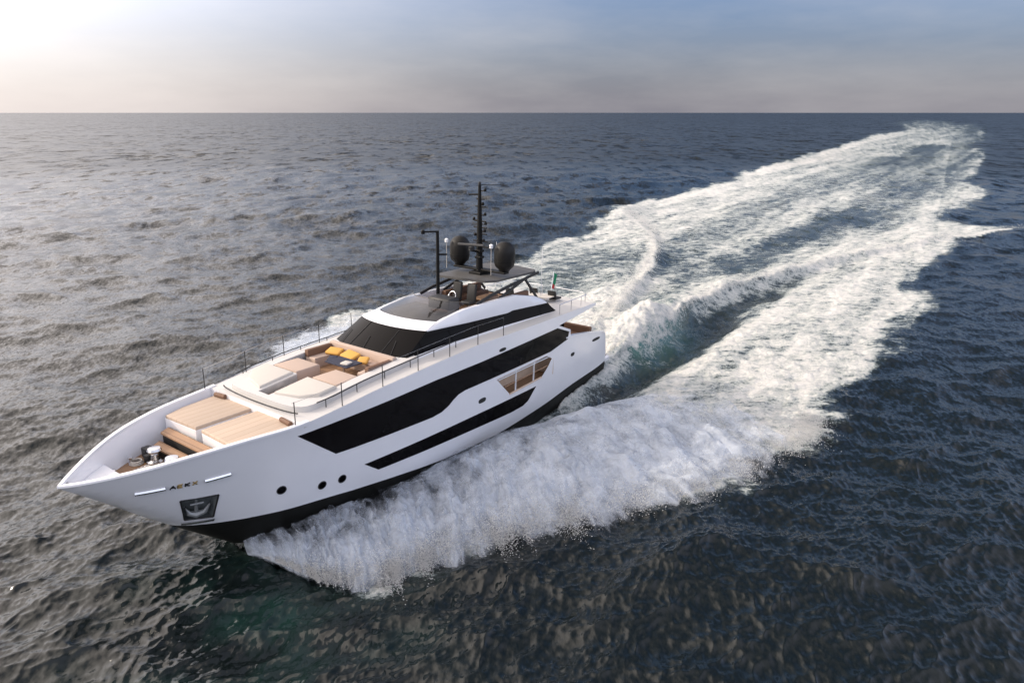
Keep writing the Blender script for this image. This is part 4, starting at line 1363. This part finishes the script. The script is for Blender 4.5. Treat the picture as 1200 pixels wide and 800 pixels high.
v_ = [ws_pt(u, t) for t in np.linspace(0, 1, 6) for u in np.linspace(-1, 1, 25)]
ws = mesh_obj("windscreen", v_, grid_faces(6, 25), M_GLASS, yacht, True)
for u in (-0.45, 0.45):
    MB().tube([Vector(ws_pt(u, t)) + Vector((0.01, 0, 0.01)) for t in np.linspace(0.0, 1, 5)], 0.014, 6).build("mullion", M_RUBBER, ws)
for u in (-0.72, 0.0, 0.70):
    MB().tube([Vector(ws_pt(u, 0.02)) + Vector((0.03, 0, 0.03)), Vector(ws_pt(u - 0.12, 0.55)) + Vector((0.03, 0, 0.04))], 0.014, 6).build("wiper", M_DARK, ws)
for sgn in (1, -1):
    def sw_pt(s, t):
        lo_ = (np.interp(s, [0, 1], [18.1, 5.35]), np.interp(s, [0, .3, 1], [2.42, 2.56, 2.60]), np.interp(s, [0, .2, .6, 1], [5.60, 5.72, 5.66, 5.50]))
        hi_ = (np.interp(s, [0, 1], [16.4, 6.15]), np.interp(s, [0, .3, 1], [2.22, 2.36, 2.42]), np.interp(s, [0, .3, .62, .66, 1], [6.57, 6.42, 6.27, 6.33, 6.12]))
        return (lo_[0] * (1 - t) + hi_[0] * t, sgn * (lo_[1] * (1 - t) + hi_[1] * t), lo_[2] * (1 - t) + hi_[2] * t)
    v_ = [sw_pt(s, t) for t in np.linspace(0, 1, 5) for s in np.linspace(0, 1, 60)]
    f_ = grid_faces(5, 60)
    mesh_obj("side_window", v_, [f if sgn < 0 else f[::-1] for f in f_], M_GLASS, yacht, True)
    # white wall below the glass
    v_ = []
    for s in np.linspace(0, 1, 40):
        p = sw_pt(s, 0)
        v_ += [(p[0], p[1] + sgn * 0.02, float(zdeck(p[0])) - 0.05), (p[0], p[1] + sgn * 0.004, p[2] + 0.01)]
    f_ = grid_faces(40, 2)
    mesh_obj("wheelhouse_wall", v_, [f if sgn > 0 else f[::-1] for f in f_], M_WHITE, yacht, True)
    # white coaming above the glass: outer face, top, inner face
    v_ = []
    for s in np.linspace(0, 1, 50):
        p = sw_pt(s, 1)
        x = p[0]
        zt = float(np.interp(x, [6.15, 6.6, 7.2, 9.1, 10.8, 13.5, 15.0, 16.4], [6.16, 6.42, 6.66, 7.04, 7.07, 7.06, 6.86, 6.60]))
        yo = abs(p[1])
        yt = yo - 0.18 * min(1, (zt - p[2]) / 0.5)
        v_ += [(x, sgn * (yo + 0.03), p[2] - 0.01), (x, sgn * (yo + 0.035), p[2] + 0.03), (x, sgn * yt, zt), (x, sgn * (yt - 0.04), zt + 0.02), (x, sgn * (yt - 0.20), zt + 0.02), (x, sgn * (yt - 0.24), zt - 0.02), (x, sgn * (yt - 0.26), 6.10)]
    f_ = grid_faces(50, 7)
    mesh_obj("coaming", v_, [f if sgn > 0 else f[::-1] for f in f_], M_WHITE, yacht, True, 40)
# brow over the windscreen
def brow(u, t):
    a_ = Vector(ws_pt(u, 1.0))
    b_ = Vector((16.05 - 0.65 * abs(u) ** 2.2, u * 2.06, 6.80 + 0.04 * (1 - u * u)))
    p = a_.lerp(b_, t)
    p.z += 0.03 * math.sin(math.pi * t)
    return p


v_ = [tuple(brow(u, t) + Vector((0.03 * (1 - t), 0, 0.012))) for t in np.linspace(0, 1, 6) for u in np.linspace(-1, 1, 25)]
mesh_obj("brow", v_, grid_faces(6, 25), M_WHITE, yacht, True)
mesh_obj("wheelhouse_back", [(5.35, -2.6, 5.42), (5.35, 2.6, 5.42), (6.15, 2.4, 6.2), (6.15, -2.4, 6.2)], [(3, 2, 1, 0)], M_GLASS, yacht)

# ---- sun deck
MB().prism([(6.2, -2.15), (6.2, 2.15), (15.0, 2.0), (15.4, 0), (15.0, -2.0)], 6.06, 6.14).build("sundeck_floor", M_TEAK, yacht)
def sd_pt(u, t):
    return ((16.0 - 0.75 * abs(u) ** 2.4) * (1 - t) + (13.9 - 0.95 * abs(u) ** 2.4) * t, u * (2.02 * (1 - t) + 1.88 * t), 6.81 * (1 - t) + (7.40 - 0.12 * u * u) * t)


v_ = [sd_pt(u, t) for t in np.linspace(0, 1, 5) for u in np.linspace(-1, 1, 25)]
sc_ = mesh_obj("sundeck_screen", v_, grid_faces(5, 25), M_TINT, yacht, True)
MB().tube([sd_pt(u, 1.0) for u in np.linspace(-1, 1, 25)], 0.022, 6).build("screen_frame", M_GREY, sc_, True)
MB().prism([(15.8, -0.4), (15.0, -1.75), (12.9, -1.8), (12.9, 1.8), (15.0, 1.75), (15.8, 0.4)], 6.14, 6.78, 0.04).build("dashboard", M_GREY, yacht, True)
hc = MB().box((12.9, 0.25, 6.75), (0.9, 1.5, 1.2), bev=0.12, seg=3).build("helm_console", M_DARK, yacht, True)
sw_ = MB()
sw_.tube([(12.28 - 0.10 * math.sin(a_), 0.3 + 0.24 * math.cos(a_), 7.28 + 0.24 * math.sin(a_)) for a_ in np.linspace(0, 2 * np.pi, 20)], 0.022, 6, cap=False)
sw_.build("steering_wheel", M_STEEL, hc, True)
for yy in (-0.25, 0.75):
    st_ = MB().box((11.45, yy, 6.85), (0.62, 0.62, 0.18), bev=0.06, seg=3).build("helm_seat", M_RUBBER, yacht, True)
    MB().box((11.15, yy, 7.35), (0.18, 0.60, 0.95), ry=-0.12, bev=0.07, seg=3).build("backrest", M_RUBBER, st_, True)
    MB().lathe([(0.2, 0), (0.06, 0.06), (0.06, 0.64)], (11.45, yy, 6.13), 12).build("pedestal", M_STEEL, st_, True)
for sgn in (1, -1):
    sf = MB().prism([(10.6, sgn * 1.85), (10.6, sgn * 1.05), (7.3, sgn * 1.05), (7.3, sgn * 1.85)], 6.14, 6.60, 0.06, 3).build("sundeck_sofa", M_BROWN, yacht, True)
    MB().prism([(10.6, sgn * 1.88), (10.6, sgn * 1.62), (7.3, sgn * 1.62), (7.3, sgn * 1.88)], 6.60, 6.98, 0.06, 3).build("backrest", M_BROWN, sf, True)
MB().box((9.0, 0, 6.62), (1.6, 0.7, 0.06), bev=0.02).build("sundeck_table", M_TEAKX, yacht)
MB().box((14.1, 1.0, 6.93), (0.8, 0.5, 0.14), ry=-0.2, bev=0.05).build("chart_cover", M_BROWN, yacht, True)

# hardtop, its beams and legs
V, F = patch2d([(11.35, -1.55), (11.3, 0), (10.9, 1.45), (10.3, 1.80), (6.6, 1.85), (6.3, 1.6), (6.2, 0), (6.3, -1.6), (6.6, -1.85), (10.9, -1.85)], (), 0.3, 0.5, 0.5)
shell("hardtop", V, F, lambda V, d: np.stack([V[:, 0], V[:, 1], 8.03 + 0.04 * (1 - (V[:, 1] / 1.85) ** 2) - d], 1), 0.12, M_GREY, yacht)
for sgn in (1, -1):
    bm_ = MB()
    pts = [(12.3, sgn * 2.0, 7.08), (11.2, sgn * 1.98, 7.32), (9.5, sgn * 1.95, 7.56), (7.6, sgn * 1.92, 7.76), (6.35, sgn * 1.86, 7.90)]
    for i in range(len(pts) - 1):
        a_, b_ = Vector(pts[i]), Vector(pts[i + 1])
        c_ = (a_ + b_) / 2
        L_ = (b_ - a_).length + 0.04
        bm_.box(c_, (L_, 0.10, 0.17), ry=math.atan2(b_.z - a_.z, a_.x - b_.x), bev=0.03)
    bm_.build("hardtop_beam", M_DARK, yacht)
    for (x0, z0, x1, z1) in ((10.4, 6.98, 8.0, 7.70), (6.5, 6.42, 7.75, 7.68)):
        a_, b_ = Vector((x0, sgn * 1.97, z0)), Vector((x1, sgn * 1.92, z1))
        MB().box((a_ + b_) / 2, ((b_ - a_).length, 0.09, 0.16), ry=-math.atan2(b_.z - a_.z, b_.x - a_.x), bev=0.03).build("hardtop_leg", M_DARK, yacht)
# mast with its fittings
ms_ = MB().tube([(9.55, 0, 8.05), (9.55, 0, 9.6), (9.56, 0, 11.4), (9.58, 0, 12.95)], [0.20, 0.175, 0.13, 0.08], 12).build("mast", M_MAST, yacht, True)
MB().prism([(10.0, -0.4), (10.0, 0.4), (9.1, 0.45), (9.1, -0.45)], 8.06, 8.22, 0.04).build("mast_foot", M_MAST, ms_)
MB().box((9.45, 0, 8.30), (0.42, 3.7, 0.12), bev=0.03).build("dome_platform", M_MAST, ms_)
MB().tube([(9.6, -0.02, 12.45), (9.75, -0.62, 12.42)], 0.05, 8).build("crossarm", M_MAST, ms_)
MB().tube([(9.5, 0.0, 12.95), (8.9, 1.15, 12.98)], 0.022, 6).build("wind_vane", M_MAST, ms_)
MB().lathe([(0.07, 0), (0.09, .06), (0.07, .2), (0.02, .24)], (9.58, 0, 12.9), 12).build("masthead_lamp", M_DARK, ms_, True)
for z_, dy, L_ in ((12.65, 1, .36), (11.35, 1, .38), (11.05, -1, .40), (10.85, 1, .42), (10.45, 1, .36), (10.2, -1, .30), (11.9, 1, .22), (9.9, 1, .3)):
    br = MB().tube([(9.56, 0, z_), (9.56, dy * L_, z_)], 0.03, 6)
    br.lathe([(0.075, -0.08), (0.085, 0.03), (0.03, 0.10)], (9.56, dy * L_, z_ + 0.05), 10)
    br.build("signal_lamp", M_MAST, ms_, True)
for z_, L_ in ((9.6, 0.62), (9.9, 0.50), (10.3, 0.46), (10.65, 0.46), (11.0, 0.40), (11.35, 0.40), (11.8, 0.34), (12.2, 0.26)):
    MB().box((9.56, 0.05, z_), (0.09, 2 * L_, 0.07), bev=0.02).build("spreader", M_MAST, ms_)
for z_ in (9.0, 9.35):
    MB().box((9.55, 0, z_), (0.40, 0.40, 0.14), bev=0.03).build("mast_box", M_MAST, ms_)
ra = MB().lathe([(0.16, 0), (0.16, 0.2), (0.1, 0.25)], (10.15, -0.1, 9.42), 14).build("radar_scanner", M_DARK, yacht, True)
MB().box((10.15, -0.15, 9.74), (0.13, 1.5, 0.12), rz=0.35, bev=0.03).build("scanner_bar", M_GREY, ra)
MB().tube([(10.15, -0.1, 9.42), (9.6, 0, 9.30)], 0.06, 8).build("bracket", M_MAST, ra)
for sgn in (1, -1):
    dm = MB().lathe([(0.28, 0), (0.33, 0.10), (0.51, 0.26), (0.575, 0.45), (0.585, 1.02), (0.55, 1.27), (0.44, 1.47), (0.25, 1.60), (0.03, 1.64)], (9.35, sgn * 1.60, 8.38), 28).build("satellite_dome", M_DOME, yacht, True)
    MB().lathe([(0.590, 0), (0.595, 0.02), (0.590, 0.04)], (9.35, sgn * 1.60, 8.93), 28).build("seam_band", M_MAST, dm, True)
    MB().tube([(10.05, sgn * 1.60 - 0.40, 8.2), (10.05, sgn * 1.60 - 0.40, 9.75)], 0.016, 6).build("whip_antenna", M_CREAM, yacht)
    MB().lathe([(0.03, 0), (0.10, 0.03), (0.11, 0.2), (0.04, 0.25)], (10.05, sgn * 1.60 - 0.40, 9.65), 12).build("gps_antenna", M_LAMP, yacht, True)
    MB().tube([(5.7, sgn * 1.7, 6.35), (5.7, sgn * 1.7, 9.25)], [0.022, 0.012], 6).build("whip_antenna", M_LAMP, yacht)
po_ = MB().tube([(12.05, -0.9, 7.0), (12.05, -0.9, 10.62)], [0.10, 0.085], 10).build("light_pole", M_MAST, yacht, True)
MB().tube([(12.0, -0.87, 10.58), (12.75, -1.35, 10.58)], 0.05, 8).build("pole_arm", M_MAST, po_)
MB().lathe([(0.10, -0.1), (0.11, 0.06), (0.07, 0.12)], (12.72, -1.33, 10.57), 12).build("flood_lamp", M_MAST, po_, True)
MB().tube([(12.05, -0.9, 9.35), (11.7, -0.55, 9.35)], 0.05, 8).build("pole_bracket", M_MAST, po_)

# ---- after end of the upper deck
for sgn in (1, -1):
    rl = MB().tube([(6.0, sgn * 3.25, 6.1), (2.6, sgn * 3.1, 6.1), (2.15, sgn * 2.6, 6.1), (2.1, sgn * 0.5, 6.1)], 0.02, 6).build("after_rail", M_STEEL, yacht)
    for x, y in ((6.0, 3.25), (4.6, 3.2), (3.3, 3.13), (2.3, 2.85), (2.12, 1.6), (2.1, 0.5)):
        MB().tube([(x, sgn * y, 5.45), (x, sgn * y, 6.1)], 0.018, 6).build("stanchion", M_STEEL, rl)
for x, y in ((3.3, -0.2), (3.3, 1.2), (4.4, -1.3)):
    lg = MB().box((x, y, 5.72), (0.7, 0.62, 0.12), bev=0.05).build("deck_chair", M_RUBBER, yacht, True)
    MB().box((x + 0.34, y, 5.98), (0.10, 0.62, 0.52), ry=0.2, bev=0.04).build("backrest", M_RUBBER, lg, True)
    MB().box((x, y, 5.58), (0.5, 0.5, 0.18)).build("chair_frame", M_STEEL, lg)
MB().box((4.0, 0.6, 5.9), (0.9, 1.6, 0.05), bev=0.02).build("deck_table", M_CREAM, yacht)
fs_ = MB().tube([(2.1, 0.1, 5.45), (1.75, 0.1, 7.05)], 0.02, 6).build("flagstaff", M_STEEL, yacht)
fl = MB()
nfl = 8
for nm, z0, z1, mt in (("flag", 6.25, 7.0, M_GREEN), ("flag_hem", 5.95, 6.25, M_RED)):
    v_ = []
    for i in range(nfl):
        for j in range(4):
            u_ = j / 3
            z_ = z0 + (z1 - z0) * i / (nfl - 1)
            v_.append((1.95 - 0.22 * (z_ - 5.5) / 1.5 - 0.30 * u_, 0.1 + 0.05 * math.sin(6 * u_ + 3 * z_), z_ - 0.18 * u_))
    mesh_obj(nm, v_, grid_faces(nfl, 4), mt, fs_, True)

# ---- cockpit and transom
MB().prism([(-0.1, -3.15), (-0.1, 3.15), (5.6, 3.25), (5.6, -3.25)], 2.2, 2.32).build("cockpit_floor", M_TEAK, yacht)
mesh_obj("saloon_door", [(5.5, -3.3, 2.3), (5.5, 3.3, 2.3), (5.5, 3.3, 5.0), (5.5, -3.3, 5.0)], [(0, 1, 2, 3)], M_GLASS, yacht)
for sgn in (1, -1):
    v_ = []
    xs_ = [0.15, 0.45, 1.5, 2.5, 4.16, 4.9, 5.4]
    for x in xs_:
        zt = float(np.interp(x, [0, .45, 2.5, 4.16, 5.4], [3.0, 3.26, 3.62, 3.88, 3.95]))
        b = float(halfb(x))
        v_ += [(x, sgn * (b + 0.012), zt - 0.05), (x, sgn * (b + 0.012), zt + 0.03), (x, sgn * (b - 0.22), zt + 0.03), (x, sgn * (b - 0.24), 2.3)]
    mesh_obj("cockpit_bulwark", v_, [f if sgn > 0 else f[::-1] for f in grid_faces(len(xs_), 4)], M_WHITE, yacht)
sf = MB().prism([(0.25, -2.3), (0.25, 2.3), (1.25, 2.3), (1.25, -2.3)], 2.3, 2.85, 0.06, 3).build("cockpit_sofa", M_BROWN, yacht, True)
MB().prism([(0.2, -2.3), (0.2, 2.3), (0.5, 2.3), (0.5, -2.3)], 2.85, 3.35, 0.06, 3).build("backrest", M_BROWN, sf, True)
ct = MB().box((2.3, 0.2, 3.0), (1.1, 2.2, 0.07), bev=0.02).build("cockpit_table", M_TEAKX, yacht)
MB().lathe([(0.3, 0), (0.08, 0.06), (0.08, 0.66)], (2.3, 0.2, 2.32), 12).build("pedestal", M_STEEL, ct, True)
for yy in (-0.8, 0.2, 1.2, 2.1):
    ch_ = MB().box((3.3, yy, 2.76), (0.55, 0.55, 0.14), bev=0.05).build("cockpit_chair", M_RED if yy > 1 else M_CREAM, yacht, True)
    MB().box((3.58, yy, 3.08), (0.09, 0.55, 0.62), ry=0.12, bev=0.04).build("backrest", M_BROWN, ch_, True)
    MB().box((3.3, yy, 2.5), (0.42, 0.42, 0.38)).build("chair_frame", M_DARK, ch_)
V, F = patch2d([(-0.2, -3.1), (-0.2, 3.1), (-1.3, 3.0), (-1.55, 2.6), (-1.6, 0), (-1.55, -2.6), (-1.3, -3.0)], (), 0.4, 0.6, 0.6)
shell("swim_platform", V, F, lambda V, d: np.stack([V[:, 0], V[:, 1], 0 * V[:, 0] + 1.02 - d], 1), 0.22, M_WHITE, yacht)
MB().box((-0.8, 0, 1.045), (1.2, 5.4, 0.03)).build("platform_teak", M_TEAK, yacht)
